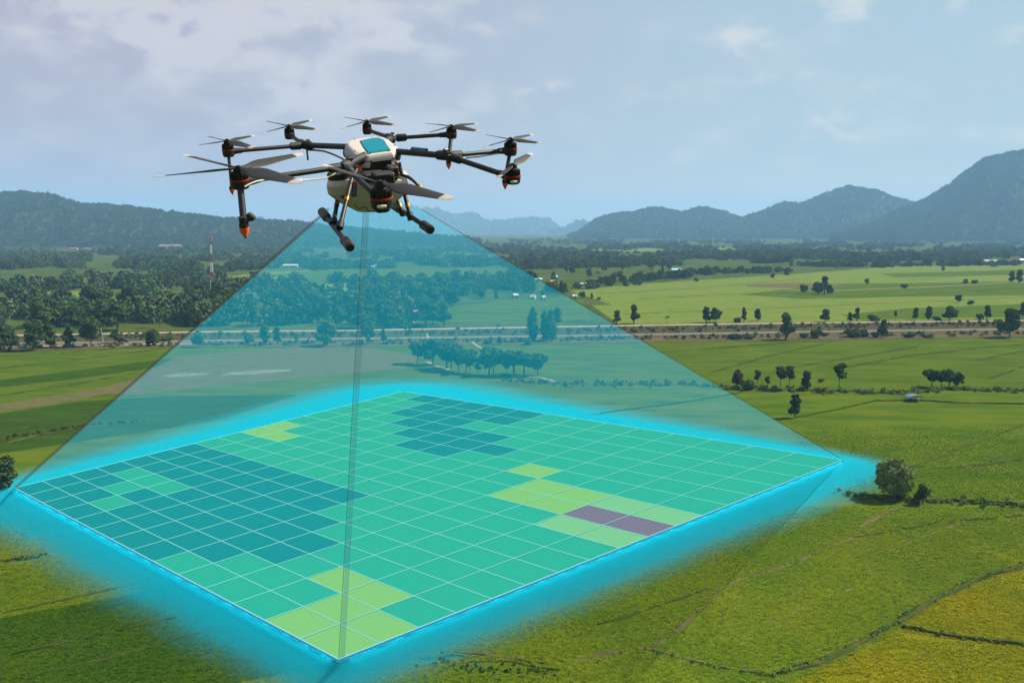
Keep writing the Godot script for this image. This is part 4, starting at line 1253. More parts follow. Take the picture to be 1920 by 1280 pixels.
func shelter() -> void:
	var o := thing("field_shelter", "open field shelter with a curved blue roof on posts", "shelter", G(1713, 752))
	o.rotation.y = 0.12
	o.scale = Vector3.ONE * 0.76
	var roof := Geo.new()
	var rings := []
	for e in [-1.75, 1.75]:
		var ring := PackedVector3Array()
		var back := PackedVector3Array()
		for k in 9:
			var a := lerpf(-1.0, 1.0, k / 8.0)
			ring.append(Vector3(a * 2.4, 1.75 + 0.55 * (1.0 - a * a), e))
			back.append(Vector3(a * 2.4, 1.69 + 0.55 * (1.0 - a * a), e))
		back.reverse()
		ring.append_array(back)
		rings.append(ring)
	roof.loft(rings)
	put("roof", roof.mesh(), mat(Color(0.22, 0.36, 0.5), 0.95), o)
	var trim := Geo.new()
	trim.box(Vector3(2.0, 1.98, 1.4), Vector3(1.1, 0.05, 0.9), 0.0, Basis(Vector3.BACK, -0.42))
	put("roof_patch", trim.mesh(), mat(Color(0.75, 0.78, 0.76), 0.6), o)
	for x in [-2.1, 0.0, 2.1]:
		for z in [-1.5, 1.5]:
			var p := Geo.new()
			p.tube([Vector3(x, -0.1, z), Vector3(x, 1.75 + 0.55 * (1.0 - x * x / 5.76), z)], [0.09, 0.08], 8)
			put("post", p.mesh(), mats.dark_wood, o)
	var deck := Geo.new()
	deck.box(Vector3(0, 0.6, 0), Vector3(4.0, 0.12, 2.8), 0.02)
	put("deck", deck.mesh(), mats.dark_wood, o)

# ---------- the projected map and beam ----------
const CORNERS := [[635.0, 1236.0], [1581.0, 862.0], [755.0, 734.0], [27.0, 915.0]]   # near, right, far, left
const MAP_Y := 1.3

# pixel of the map's corner between cells: a runs 0..17 from near to right, b runs 0..14 from near to left
func map_pixel(a: float, b: float) -> Vector2:
	var x := a / 17.0
	var y := b / 14.0
	var p := []
	for c in CORNERS:
		p.append(Vector2(c[0], c[1]))
	var d1: Vector2 = p[1] - p[2]
	var d2: Vector2 = p[3] - p[2]
	var s: Vector2 = p[0] - p[1] + p[2] - p[3]
	var den := d1.x * d2.y - d2.x * d1.y
	var g := (s.x * d2.y - d2.x * s.y) / den
	var h := (d1.x * s.y - s.x * d1.y) / den
	var w := g * x + h * y + 1.0
	return Vector2((p[1].x - p[0].x + g * p[1].x) * x + (p[3].x - p[0].x + h * p[3].x) * y + p[0].x, (p[1].y - p[0].y + g * p[1].y) * x + (p[3].y - p[0].y + h * p[3].y) * y + p[0].y) / w

func map_point(a: float, b: float, y := MAP_Y) -> Vector3:
	var q := map_pixel(a, b)
	var g := G(q.x, q.y, MAP_Y)
	return Vector3(g.x, y, g.z)

func build_map() -> void:
	var base := map_point(8.5, 7.0, 0.0)
	var o := thing("survey_map", "glowing teal checkered crop map hovering over the paddy field", "hologram", base)
	var dark := {0: [6, 13], 1: [5, 13], 2: [4, 13], 3: [4, 13], 4: [5, 13], 5: [6, 13], 6: [6, 13]}
	var kind := {}
	for a in dark:
		for b in range(dark[a][0], dark[a][1] + 1):
			kind[Vector2i(a, b)] = "dark"
	for c in [[3, 12], [3, 11], [3, 10], [2, 11], [1, 10]]:
		kind.erase(Vector2i(c[0], c[1]))
	for c in [[16, 12], [16, 11], [16, 10], [16, 9], [16, 8], [15, 11], [15, 10], [15, 9], [15, 8], [14, 11], [14, 10], [14, 9], [13, 10], [13, 9], [13, 8], [13, 7], [12, 9], [12, 8], [12, 7], [12, 6], [11, 8], [11, 7]]:
		kind[Vector2i(c[0], c[1])] = "dark"
	for c in [[0, 0], [1, 0], [0, 1], [1, 1], [2, 1], [2, 2], [9, 2], [9, 3], [10, 2], [10, 3], [11, 4], [9, 13], [10, 13], [9, 12]]:
		kind[Vector2i(c[0], c[1])] = "light"
	for c in [[10, 0], [10, 1], [8, 0], [8, 1]]:
		kind[Vector2i(c[0], c[1])] = "pale"
	for c in [[9, 0], [9, 1]]:
		kind[Vector2i(c[0], c[1])] = "purple"
	var paint := {
		"teal": glow(Color(0.038, 0.479, 0.275)), "dark": glow(Color(0.013, 0.279, 0.26)), "light": glow(Color(0.272, 0.629, 0.12)),
		"pale": glow(Color(0.25, 0.629, 0.234)), "purple": glow(Color(0.25, 0.152, 0.215)),
	}
	for a in 17:
		for b in 14:
			var g := Geo.new()
			var rings := []
			for y in [MAP_Y - 0.06, MAP_Y]:
				rings.append(PackedVector3Array([map_point(a + 0.015, b + 0.015, y) - base, map_point(a + 0.985, b + 0.015, y) - base, map_point(a + 0.985, b + 0.985, y) - base, map_point(a + 0.015, b + 0.985, y) - base]))
			g.loft(rings)
			put("tile", g.mesh(), paint[kind.get(Vector2i(a, b), "teal")], o)
	var white := glow(Color(0.36, 0.88, 0.77))
	for a in 18:
		put("grid_line", bar(map_point(a, 0, MAP_Y + 0.03) - base, map_point(a, 14, MAP_Y + 0.03) - base, 0.14 if a in [0, 17] else 0.1), white, o)
	for b in 15:
		put("grid_line", bar(map_point(0, b, MAP_Y + 0.045) - base, map_point(17, b, MAP_Y + 0.045) - base, 0.16 if b in [0, 14] else 0.1), white, o)
	# the rim below the tiles
	var side := glow(Color(0.03, 0.27, 0.47))
	for e in [[0, 0, 17, 0], [17, 0, 17, 14], [17, 14, 0, 14], [0, 14, 0, 0]]:
		var g := Geo.new()
		var p := map_point(e[0], e[1]) - base
		var q := map_point(e[2], e[3]) - base
		var out := ((p + q) * 0.5 * Vector3(1, 0, 1)).normalized() * 0.1
		var dn := Vector3(0, -0.3, 0)
		g.loft([PackedVector3Array([p + Vector3(0, -0.02, 0), p + out * 0.4 + Vector3(0, -0.02, 0), p + out + dn, p + dn]), PackedVector3Array([q + Vector3(0, -0.02, 0), q + out * 0.4 + Vector3(0, -0.02, 0), q + out + dn, q + dn])])
		put("rim", g.mesh(), side, o)
		# added area light just outside the rim, put there to brighten the fog
		var lamp := AreaLight3D.new()
		lamp.name = "fog_fill_light"
		lamp.area_size = Vector2(p.distance_to(q) * 0.98, 0.26)
		lamp.light_color = Color(0.1, 0.93, 0.95)
		lamp.light_energy = p.distance_to(q) * 0.5
		lamp.light_specular = 0.0
		lamp.shadow_enabled = true
		o.add_child(lamp, true)
		var face_out := ((p + q) * 0.5 * Vector3(1, 0, 1)).normalized()
		face_out = (face_out - (q - p).normalized() * face_out.dot((q - p).normalized())).normalized()
		lamp.look_at_from_position(base + (p + q) * 0.5 + face_out * 0.16 + Vector3(0, -0.17, 0), base + (p + q) * 0.5 + face_out * 3.0 + Vector3(0, -0.75, 0))
	# added cyan fog imitating a glow halo: cones thinning to nothing at their feet
	var glow_fog := FogMaterial.new()
	glow_fog.albedo = Color(0.015, 0.74, 1.0).linear_to_srgb()
	glow_fog.density = 0.4
	var thin := FogMaterial.new()
	thin.albedo = glow_fog.albedo
	thin.density = 0.13
	var thick := FogMaterial.new()
	thick.albedo = glow_fog.albedo
	thick.density = 0.35
	var bank := thing("cyan_glow_fog", "added cyan fog imitating the glow around the edge of the crop map", "glow_fog", base)
	bank.set_meta("kind", "stuff")
	for e in [[0, 0, 17, 0, 8.4, 11.5], [17, 0, 17, 14, 11.5, 28.0], [17, 14, 0, 14, 28.0, 12.0], [0, 14, 0, 0, 12.5, 8.4]]:
		var p := map_point(e[0], e[1], 0.0)
		var q := map_point(e[2], e[3], 0.0)
		var core := FogVolume.new()
		core.name = "glow_fog"
		core.shape = RenderingServer.FOG_VOLUME_SHAPE_BOX
		core.size = Vector3(p.distance_to(q) + 1.0, 1.16, 2.6)
		core.material = thick
		core.position = (p + q) * 0.5 + Vector3(0, 0.58, 0) - base
		core.position -= (core.position * Vector3(1, 0, 1)).normalized() * 0.3
		core.rotation.y = atan2(-(q - p).z, (q - p).x)
		bank.add_child(core, true)
		var t := 0.0
		while t < 1.0:
			var c := p.lerp(q, t)
			var wide := lerpf(e[4], e[5], t)
			for layer in [[0.78, 1.2, glow_fog], [1.2, 0.9, thin]]:
				var f := FogVolume.new()
				f.name = "glow_fog"
				f.shape = RenderingServer.FOG_VOLUME_SHAPE_CONE
				f.size = Vector3(wide * 2.0 * layer[0], layer[1], wide * 2.0 * layer[0])
				f.material = layer[2]
				f.position = c + Vector3(0, layer[1] * 0.5, 0) - base
				bank.add_child(f, true)
			t += wide * 0.42 / p.distance_to(q)
	# ---- the beam ----
	var apex := P(685, 330, 6.45)
	var bm := thing("survey_beam", "translucent blue pyramid of light from the drone down to the map", "light beam", apex)
	var pane := glow(Color(0.0, 0.64, 0.84), 0.07)
	var foot := []
	for c in CORNERS:
		foot.append(G(c[0], c[1], MAP_Y + 0.1) - apex)
	for i in 4:
		var p: Vector3 = foot[i]
		var q: Vector3 = foot[(i + 1) % 4]
		var g := Geo.new()
		var out: Vector3 = (p + q) * 0.5 - (foot[0] + foot[2]) * 0.5
		g.tri(Vector3.ZERO, p, q, out)
		var mid: Vector3 = (foot[0] + foot[1] + foot[2] + foot[3]) * 0.25
		g.tri(mid * 0.0004, p + (mid - p) * 0.0004, q + (mid - q) * 0.0004, out)
		put("beam_face", g.mesh(), pane, bm)
	var brown := glow(Color(0.055, 0.04, 0.022), 0.3)
	var line := glow(Color(0.03, 0.045, 0.03), 0.26)
	put("beam_edge", ray_rod(foot[3], apex, 3.0, 0.0), brown, bm)
	put("beam_edge", ray_rod(foot[3], apex, 7.0, 0.0), glow(Color(0.05, 0.05, 0.04), 0.16), bm)
	put("beam_edge", ray_rod(foot[1], apex, 2.2, 0.0), line, bm)
	put("beam_edge", ray_rod(foot[0], apex, 2.4, 0.0), line, bm)
	put("beam_edge", ray_rod(foot[0], apex, 9.0, 6.5), glow(Color(0.05, 0.17, 0.2), 0.2), bm)

func bar(p: Vector3, q: Vector3, w: float) -> ArrayMesh:
	var g := Geo.new()
	var s := (q - p).cross(Vector3.UP).normalized() * w * 0.5
	var t := Vector3(0, 0.012, 0)
	g.loft([PackedVector3Array([p - s - t, p + s - t, p + s + t, p - s + t]), PackedVector3Array([q - s - t, q + s - t, q + s + t, q - s + t])])
	return g.mesh()

# a rod of the beam that widens evenly with its way down
func ray_rod(to: Vector3, apex: Vector3, wide: float, aside: float) -> ArrayMesh:
	var g := Geo.new()
	var pts := []
	var rad := []
	for k in 9:
		var t := pow(k / 8.0, 2.2) * 0.995 + 0.005
		var p := to * t
		var d := away_of(p + apex)
		pts.append(p + Vector3(aside * d / F, 0, 0))
		rad.append(wide * 0.5 * d / F)
	g.tube(pts, rad, 8, false)
	return g.mesh()

# ---------- the drone ----------
var frame := Transform3D()
func D(u: float, w: float, d: float) -> Vector3:
	return frame.affine_inverse() * P(u, w, d)

func D_plane(u: float, w: float, y: float) -> Vector3:
	var inv := frame.affine_inverse()
	var e := inv * EYE
	var q := inv.basis * ray(u, w)
	return e + q * ((y - e.y) / q.y)

func toward(a: float, rad := 1.0, y := 0.0) -> Vector3:
	return Vector3(cos(deg_to_rad(a)) * rad, y, -sin(deg_to_rad(a)) * rad)

func pipe(pts: Array, r: float, seg := 12) -> ArrayMesh:
	var g := Geo.new()
	var rr := []
	for p in pts:
		rr.append(r)
	g.tube(pts, rr, seg)
	return g.mesh()

func curve(pts: Array) -> Array:
	var c := Curve3D.new()
	for k in pts.size():
		var a: Vector3 = pts[maxi(k - 1, 0)]
		var b: Vector3 = pts[mini(k + 1, pts.size() - 1)]
		c.add_point(pts[k], (a - b) * 0.18, (b - a) * 0.18)
	var out := []
	for k in 25:
		out.append(c.sample_baked(c.get_baked_length() * k / 24.0, true))
	return out

func nozzle(o: Node3D, at: Vector3, r: float, dm: Material, om: Material) -> void:
	var g := Geo.new()
	g.lathe(at, Basis(), [[0.9 * r, 0.55 * r], [0.9 * r, 0.95 * r], [0.3 * r, 1.0 * r], [0.0, 0.8 * r]], 14)
	var n := put("nozzle", g.mesh(), dm, o)
	g = Geo.new()
	g.lathe(at, Basis(), [[0.05 * r, 1.02 * r], [-0.7 * r, 0.95 * r], [-1.5 * r, 0.6 * r], [-1.9 * r, 0.35 * r]], 14)
	put("nozzle_cap", g.mesh(), om, n)
	g = Geo.new()
	g.lathe(at, Basis(), [[-1.85 * r, 0.3 * r], [-2.3 * r, 0.25 * r]], 10)
	put("nozzle_tip", g.mesh(), dm, n)

func build_drone() -> void:
	var up := Vector3(0, cos(deg_to_rad(17)), sin(deg_to_rad(17)))
	frame = Transform3D(Basis(Vector3.RIGHT, up, Vector3.RIGHT.cross(up)), P(697, 289, 6.5))
	var o := thing("spraying_drone", "black eight rotor spraying drone with white tank and teal top", "drone", frame.origin)
	o.basis = frame.basis
	var black := mat(Color(0.05, 0.055, 0.053), 0.45)
	var matte := mat(Color(0.045, 0.05, 0.048), 0.65)
	var carbon := mat(Color(0.055, 0.06, 0.057), 0.5)
	carbon.albedo_texture = noise_tex(41, 0.3, 2, [[0.3, Color(0.75, 0.75, 0.75)], [0.7, Color(1, 1, 1)]], 128)
	carbon.uv1_triplanar = true
	carbon.uv1_scale = Vector3(14, 14, 14)
	var cream := mat(Color(0.665, 0.64, 0.61), 0.42)
	var tank_white := mat(Color(0.67, 0.63, 0.55), 0.5)
	tank_white.subsurf_scatter_enabled = true
	tank_white.subsurf_scatter_strength = 0.15
	var teal := mat(Color(0.0, 0.42, 0.48), 0.4)
	teal.metallic_specular = 0.3
	var red := mat(Color(0.5, 0.1, 0.07), 0.4)
	var orange := mat(Color(0.75, 0.31, 0.06), 0.45)
	var gold := mat(Color(0.62, 0.42, 0.14), 0.35, 0.6)
	var tip := mat(Color(0.6, 0.58, 0.55), 0.5)
	var blade_mat := mat(Color(0.072, 0.085, 0.074), 0.65)
	var hose_black := mat(Color(0.04, 0.042, 0.045), 0.5)
	var hose_pale := mat(Color(0.66, 0.65, 0.56), 0.4)
	# body shell: square in plan, its corners carry the arms
	var ring := func(y: float, s: float, cut: float) -> PackedVector3Array:
		var r := PackedVector3Array()
		for a in [165, -105, -15, 75]:
			pass
		for k in 4:
			var a := 75.0 - 90.0 * k
			for d in [cut, cut * 0.45, -cut * 0.45, -cut]:
				var q := toward(a + d, 0.205 * s * (1.0 if absf(d) < cut else 0.985))
				r.append(q + Vector3.UP * (y - 0.16 * q.dot(toward(-70)) * clampf(y / 0.066, 0.0, 1.0)))
		return r
	var g := Geo.new()
	g.loft([ring.call(-0.07, 0.72, 17.0), ring.call(-0.062, 0.82, 17.0), ring.call(-0.03, 0.97, 16.0), ring.call(0.0, 1.0, 16.0), ring.call(0.03, 0.98, 17.0), ring.call(0.055, 0.94, 18.0), ring.call(0.066, 0.87, 19.0), ring.call(0.07, 0.8, 20.0), ring.call(0.071, 0.5, 21.0)])
	var body := put("body_shell", g.mesh(), cream, o)
	g = Geo.new()
	var lid := func(y: float, s: float) -> PackedVector3Array:
		var r := PackedVector3Array()
		for p in [[75, 0.7], [98, 0.58], [150, 0.5], [-120, 0.42], [-90, 0.83], [-30, 0.84], [0, 0.56], [50, 0.62]]:
			var q := toward(p[0], 0.205 * p[1] * s)
			r.append(q + Vector3.UP * (y - 0.16 * q.dot(toward(-70))))
		return r
	g.loft([lid.call(0.069, 1.04), lid.call(0.076, 1.0), lid.call(0.079, 0.94)])
	put("top_panel", g.mesh(), teal, body)
	var n60 := toward(-60)
	var across := toward(30)
	var face := Basis(across, Vector3.UP, across.cross(Vector3.UP))
	g = Geo.new()
	g.box(n60 * 0.166 + Vector3(0, -0.036, 0), Vector3(0.16, 0.065, 0.035), 0.008, face)
	var vent := put("vent", g.mesh(), matte, body)
	for k in 8:
		g = Geo.new()
		g.box(n60 * 0.185 + across * (k - 3.5) * 0.02 + Vector3(0, -0.036, 0), Vector3(0.006, 0.052, 0.008), 0.001, face)
		put("slat", g.mesh(), black, vent)
	for a in [165, -105, -15, 75]:
		g = Geo.new()
		g.tube([toward(a, 0.17, 0.0), toward(a, 0.215, 0.0)], [0.036, 0.034], 16)
		put("arm_socket", g.mesh(), matte, body)
	for a in [75, 165, -105, -15]:
		for d in [-20.0, 20.0]:
			g = Geo.new()
			g.lathe(toward(a + d, 0.168, 0.068 - 0.16 * toward(a + d, 0.168).dot(toward(-70))), Basis(), [[-0.004, 0.006], [0.003, 0.006], [0.0045, 0.004]], 10)
			put("screw", g.mesh(), matte, body)
	g = Geo.new()
	var seam := []
	for r0 in [ring.call(-0.012, 1.004, 16.0), ring.call(-0.009, 1.004, 16.0)]:
		seam.append(r0)
	g.loft(seam)
	put("seam", g.mesh(), matte, body)
	var decal := D(772, 281, 6.4)
	g = Geo.new()
	g.tube([decal, D(800, 284, 6.36)], [0.0236, 0.0236], 14, false)
	put("arm_decal", g.mesh(), mat(Color(0.06, 0.26, 0.3), 0.5), body)
	# electronics stack under the shell
	g = Geo.new()
	g.box(Vector3(0.01, -0.105, 0.01), Vector3(0.25, 0.07, 0.23), 0.015, Basis(Vector3.UP, deg_to_rad(30)))
	var stack := put("electronics_deck", g.mesh(), matte, o)
	g = Geo.new()
	g.box(Vector3(0.02, -0.165, 0.03), Vector3(0.2, 0.06, 0.2), 0.012, Basis(Vector3.UP, deg_to_rad(30)))
	put("battery", g.mesh(), black, stack)
	var rr := RandomNumberGenerator.new()
	rr.seed = 3
	for k in 22:
		g = Geo.new()
		var p := toward(rr.randf_range(-130, 20), rr.randf_range(0.105, 0.14), rr.randf_range(-0.2, -0.08))
		g.box(p, Vector3(rr.randf_range(0.012, 0.04), rr.randf_range(0.008, 0.025), rr.randf_range(0.012, 0.03)), 0.003, Basis(Vector3.UP, rr.randf() * 3.0))
		put("connector", g.mesh(), [black, matte, carbon, mat(Color(0.35, 0.36, 0.36), 0.4, 0.5)][k % 4], stack)
	for p in [D(674, 315, 6.35), D(742, 310, 6.4)]:
		g = Geo.new()
		g.tube([p + Vector3(0, -0.025, 0), p + Vector3(0.005, 0.0, 0.0), p + Vector3(0, 0.025, 0)], [0.012, 0.016, 0.01], 10)
		put("clamp", g.mesh(), orange, stack)
	for c in [[718, 333, 6.16, 0.15, 0.08, 0.09], [700, 330, 6.25, 0.16, 0.06, 0.12], [735, 322, 6.3, 0.08, 0.09, 0.1]]:
		g = Geo.new()
		g.box(D(c[0], c[1], c[2]), Vector3(c[3], c[4], c[5]), 0.01, Basis(Vector3.UP, 0.4))
		var module := put("control_module", g.mesh(), matte, o)
		for k in 5:
			g = Geo.new()
			g.box(D(c[0], c[1], c[2]) + Vector3(rr.randf_range(-0.5, 0.5) * c[3], rr.randf_range(-0.5, 0.5) * c[4], 0.52 * c[5]), Vector3(rr.randf_range(0.01, 0.03), rr.randf_range(0.006, 0.02), 0.02), 0.002)
			put("connector", g.mesh(), [black, carbon, mat(Color(0.3, 0.31, 0.31), 0.4, 0.5)][k % 3], module)
	# tank
	var tc := D(690, 352, 6.42)
	var tank_ring := func(y: float, x0: float, x1: float, z: float) -> PackedVector3Array:
		var r := PackedVector3Array()
		var b := Basis(Vector3.UP, deg_to_rad(8))
		var c := 0.035
		for p in [Vector2(x0 + c, -z), Vector2(x1 - c, -z), Vector2(x1 - c * 0.3, -z + c * 0.3), Vector2(x1, -z + c), Vector2(x1, z - c), Vector2(x1 - c * 0.3, z - c * 0.3), Vector2(x1 - c, z), Vector2(x0 + c, z), Vector2(x0 + c * 0.3, z - c * 0.3), Vector2(x0, z - c), Vector2(x0, -z + c), Vector2(x0 + c * 0.3, -z + c * 0.3)]:
			r.append(tc + b * Vector3(p.x, y, p.y))
		return r
	g = Geo.new()
	g.loft([tank_ring.call(-0.165, -0.07, 0.07, 0.06), tank_ring.call(-0.15, -0.1, 0.1, 0.09), tank_ring.call(-0.06, -0.22, 0.22, 0.15), tank_ring.call(0.0, -0.28, 0.285, 0.17), tank_ring.call(0.06, -0.285, 0.29, 0.175), tank_ring.call(0.085, -0.27, 0.275, 0.16), tank_ring.call(0.092, -0.22, 0.22, 0.13)])
	var tank := put("tank", g.mesh(), tank_white, o)
	g = Geo.new()
	g.lathe(D(635, 326, 6.3), Basis(), [[-0.035, 0.055], [-0.03, 0.08], [0.0, 0.085], [0.012, 0.075], [0.02, 0.04]], 24)
	put("filler_cap", g.mesh(), matte, tank)
	var st0 := D(664, 357, 6.16)
	var sb := Basis(Vector3.UP, deg_to_rad(8)) * Basis(Vector3.RIGHT, -0.42) * Basis(Vector3.BACK, -0.12)
	g = Geo.new()
	g.box(st0, Vector3(0.035, 0.085, 0.006), 0.001, sb)
	var stick := put("sticker", g.mesh(), matte, tank)
	g = Geo.new()
	g.box(st0 + sb * Vector3(0, 0.05, 0.001), Vector3(0.035, 0.022, 0.006), 0.001, sb)
	put("red_field", g.mesh(), red, stick)
	for k in 6:
		g = Geo.new()
		g.box(st0 + sb * Vector3(rr.randf_range(-0.003, 0.003), 0.03 - k * 0.012, 0.0035), Vector3(0.024 - 0.004 * (k % 3), 0.003, 0.001), 0.0, sb)
		put("printed_line", g.mesh(), mat(Color(0.5, 0.5, 0.48), 0.6), stick)
	# sensor box under the front
	g = Geo.new()
	g.box(D(716, 390, 6.1), Vector3(0.1, 0.05, 0.07), 0.012, Basis(Vector3.UP, deg_to_rad(20)) * Basis(Vector3.RIGHT, 0.2))
	var radar := put("radar_sensor", g.mesh(), matte, o)
	g = Geo.new()
	g.box(D(717, 389, 6.05), Vector3(0.07, 0.03, 0.01), 0.004, Basis(Vector3.UP, deg_to_rad(20)))
	put("sensor_window", g.mesh(), mat(Color(0.12, 0.125, 0.13), 0.2), radar)
	put("cable", pipe(curve([D(666, 384, 6.2), D(672, 391, 6.17), D(684, 388, 6.16), D(692, 396, 6.14), D(704, 396, 6.1)]), 0.004, 8), hose_black, o)
	# arms and joints
	var arms := [
		[[650, 275, 6.5], [592, 272, 6.85], [571, 272, 6.95], 0.022],
		[[684, 291, 6.36], [660, 303, 6.1], [646, 312, 5.95], 0.027],
		[[744, 284, 6.46], [815, 290, 6.3], [840, 292, 6.24], 0.023],
		[[722, 265, 6.68], [730, 262, 7.0], [735, 259, 7.2], 0.024],
	]
	for a in arms:
		var p: Vector3 = D(a[0][0], a[0][1], a[0][2])
		var q: Vector3 = D(a[1][0], a[1][1], a[1][2])
		var j: Vector3 = D(a[2][0], a[2][1], a[2][2])
		var arm := put("arm", pipe([p, j], a[3]), carbon, o)
		g = Geo.new()
		var dir := (j - p).normalized()
		g.tube([j - dir * 0.1, j - dir * 0.085, j - dir * 0.02, j + dir * 0.03, j + dir * 0.04], [a[3] * 1.1, a[3] * 1.5, a[3] * 1.55, a[3] * 1.4, a[3] * 0.9], 12)
		put("joint", g.mesh(), matte, arm)
		for k in 5:
			g = Geo.new()
			g.box(j + dir * rr.randf_range(-0.09, 0.03) + Vector3(rr.randf_range(-0.02, 0.02), rr.randf_range(-0.03, 0.045), rr.randf_range(-0.02, 0.03)), Vector3(rr.randf_range(0.02, 0.045), rr.randf_range(0.012, 0.03), rr.randf_range(0.02, 0.04)), 0.004, Basis(Vector3.UP, rr.randf()))
			put("bracket", g.mesh(), black, arm)
	# motors: hub pixel and depth, height, radius, joint of its boom, tips of its blades in pixels, pale lamp, hanging pipe
	var motors := [
		[425, 264, 6.6, 0.105, 0.044, 0, [[366, 274], [388, 256], [470, 256], [482, 281]], false, [434, 350, 6.62, 0.012, 0.0]],
		[541, 236, 7.3, 0.095, 0.042, 0, [[487, 252], [494, 227], [579, 227], [599, 245]], false, []],
		[687, 227, 7.7, 0.1, 0.04, 3, [[636, 244], [643, 220], [726, 220], [747, 237]], false, []],
		[846, 236, 7.2, 0.09, 0.043, 3, [[787, 256], [798, 232], [884, 233], [903, 249]], false, [841, 300, 7.15, 0.016, 0.0]],
		[957, 261, 6.5, 0.105, 0.048, 2, [[901, 280], [909, 253], [993, 254], [1015, 270]], false, [947, 337, 6.5, 0.014, 0.0]],
		[961, 310, 5.95, 0.11, 0.054, 2, [[996, 289], [934, 334]], true, []],
		[713, 344, 5.4, 0.14, 0.068, 1, [[606, 312], [845, 376]], true, []],
		[446, 315, 5.5, 0.115, 0.058, 1, [[298, 333], [345, 293], [558, 292], [576, 350]], false, [457, 422, 5.5, 0.021, 1.0]],
	]
	for m in motors:
		var hub: Vector3 = D(m[0], m[1], m[2])
		var h: float = m[3]
		var r: float = m[4]
		var jt: Array = arms[m[5]][2]
		var j: Vector3 = D(jt[0], jt[1], jt[2])
		var foot := hub + Vector3(0, -h, 0)
		# boom
		var s := foot + Vector3(0, h * 0.25, 0)
		var dir := (j - s).normalized()
		var boom := put("boom", pipe([s + dir * r * 0.5, j], 0.019 if m[2] < 6.3 else 0.016), carbon, o)
		g = Geo.new()
		g.tube([j - dir * 0.12, j - dir * 0.11, j - dir * 0.04, j - dir * 0.03], [0.02, 0.03, 0.032, 0.022], 12)
		put("collar", g.mesh(), matte, boom)
		g = Geo.new()
		g.tube([s + dir * r * 0.6, s + dir * r * 1.5, s + dir * r * 2.3], [r * 0.62, r * 0.5, 0.021], 12)
		put("motor_mount", g.mesh(), matte, boom)
		# motor
		g = Geo.new()
		g.lathe(foot, Basis(), [[-0.12 * h, r * 0.55], [-0.1 * h, r * 0.85], [0.0, r * 0.98], [0.3 * h, r * 1.02], [0.36 * h, r * 0.97]], 28)
		var motor := put("motor", g.mesh(), black, o)
		g = Geo.new()
		g.lathe(foot, Basis(), [[0.345 * h, r * 0.96], [0.35 * h, r * 1.05], [0.41 * h, r * 1.05], [0.42 * h, r * 0.96]], 28)
		put("red_ring", g.mesh(), red, motor)
		g = Geo.new()
		g.lathe(foot, Basis(), [[0.4 * h, r * 0.86], [0.78 * h, r * 0.84], [0.82 * h, r * 0.7], [0.86 * h, r * 0.4]], 28)
		put("rotor_bell", g.mesh(), matte, motor)
		for k in 14:
			g = Geo.new()
			var a := TAU * k / 14.0
			g.box(foot + Vector3(cos(a) * r * 0.9, 0.58 * h, sin(a) * r * 0.9), Vector3(r * 0.14, 0.3 * h, r * 0.1), 0.0, Basis(Vector3.UP, -a))
			put("fin", g.mesh(), black, motor)
		if m[7]:
			g = Geo.new()
			g.tube([foot + Vector3(-0.25 * r, 0.1 * h, r * 0.98), foot + Vector3(0.15 * r, 0.11 * h, r * 1.04), foot + Vector3(0.55 * r, 0.1 * h, r * 0.86)], [r * 0.13, r * 0.2, r * 0.13], 12)
			put("lamp_cover", g.mesh(), mat(Color(0.8, 0.76, 0.62), 0.3), motor)
		# propeller
		g = Geo.new()
		g.lathe(hub, Basis(), [[-0.16 * h, r * 0.3], [-0.14 * h, r * 0.55], [0.02 * h, r * 0.6], [0.08 * h, r * 0.35], [0.14 * h, r * 0.2]], 18)
		var prop := put("propeller", g.mesh(), matte, o)
		var total := 0.0
		var ways := []
		for t in m[6]:
			var way: Vector3 = D_plane(t[0], t[1], hub.y) - hub
			ways.append(way)
			total += way.length()
		for way in ways:
			blade(prop, hub, way.normalized(), lerpf(total / ways.size(), way.length(), 0.6), blade_mat, tip)
		if m[8].size():
			var e: Vector3 = D(m[8][0], m[8][1], m[8][2])
			var top := foot + Vector3(e.x - foot.x, 0, e.z - foot.z) * 0.15
			put("drop_pipe", pipe([top, e], m[8][3]), black, o)
			nozzle(o, e + (e - top).normalized() * 0.015, 0.02 if m[8][4] == 0.0 else 0.03, matte, orange)
			if m[8][4] > 0.0:
				var kn := put("side_valve", pipe([e + Vector3(0, 0.03, 0), D(463, 412, 5.5), D(470, 406, 5.5)], 0.017), black, o)
				g = Geo.new()
				var d := (D(475, 410, 5.5) - D(465, 402, 5.5)).normalized()
				g.tube([D(464, 401, 5.5), D(465, 402, 5.5), D(475, 410, 5.5), D(476, 411, 5.5)], [0.014, 0.022, 0.022, 0.014], 14)
				put("valve_knob", g.mesh(), matte, kn)
				g = Geo.new()
				g.lathe(e + Vector3(0, 0.035, 0), Basis(), [[-0.02, 0.02], [-0.018, 0.027], [0.018, 0.027], [0.02, 0.02]], 14)
				put("collar", g.mesh(), matte, kn)
	nozzle(o, D(841, 306, 6.2), 0.018, matte, orange)
	nozzle(o, D(947, 343, 5.95), 0.018, matte, orange)
	# landing gear
	var legs := [
		[[660, 332, 6.2], [637, 425, 5.98]], [[636, 355, 6.4], [625, 418, 6.1]],
		[[759, 366, 6.45], [770, 409, 6.42]], [[745, 376, 6.6], [755, 400, 6.55]],
	]
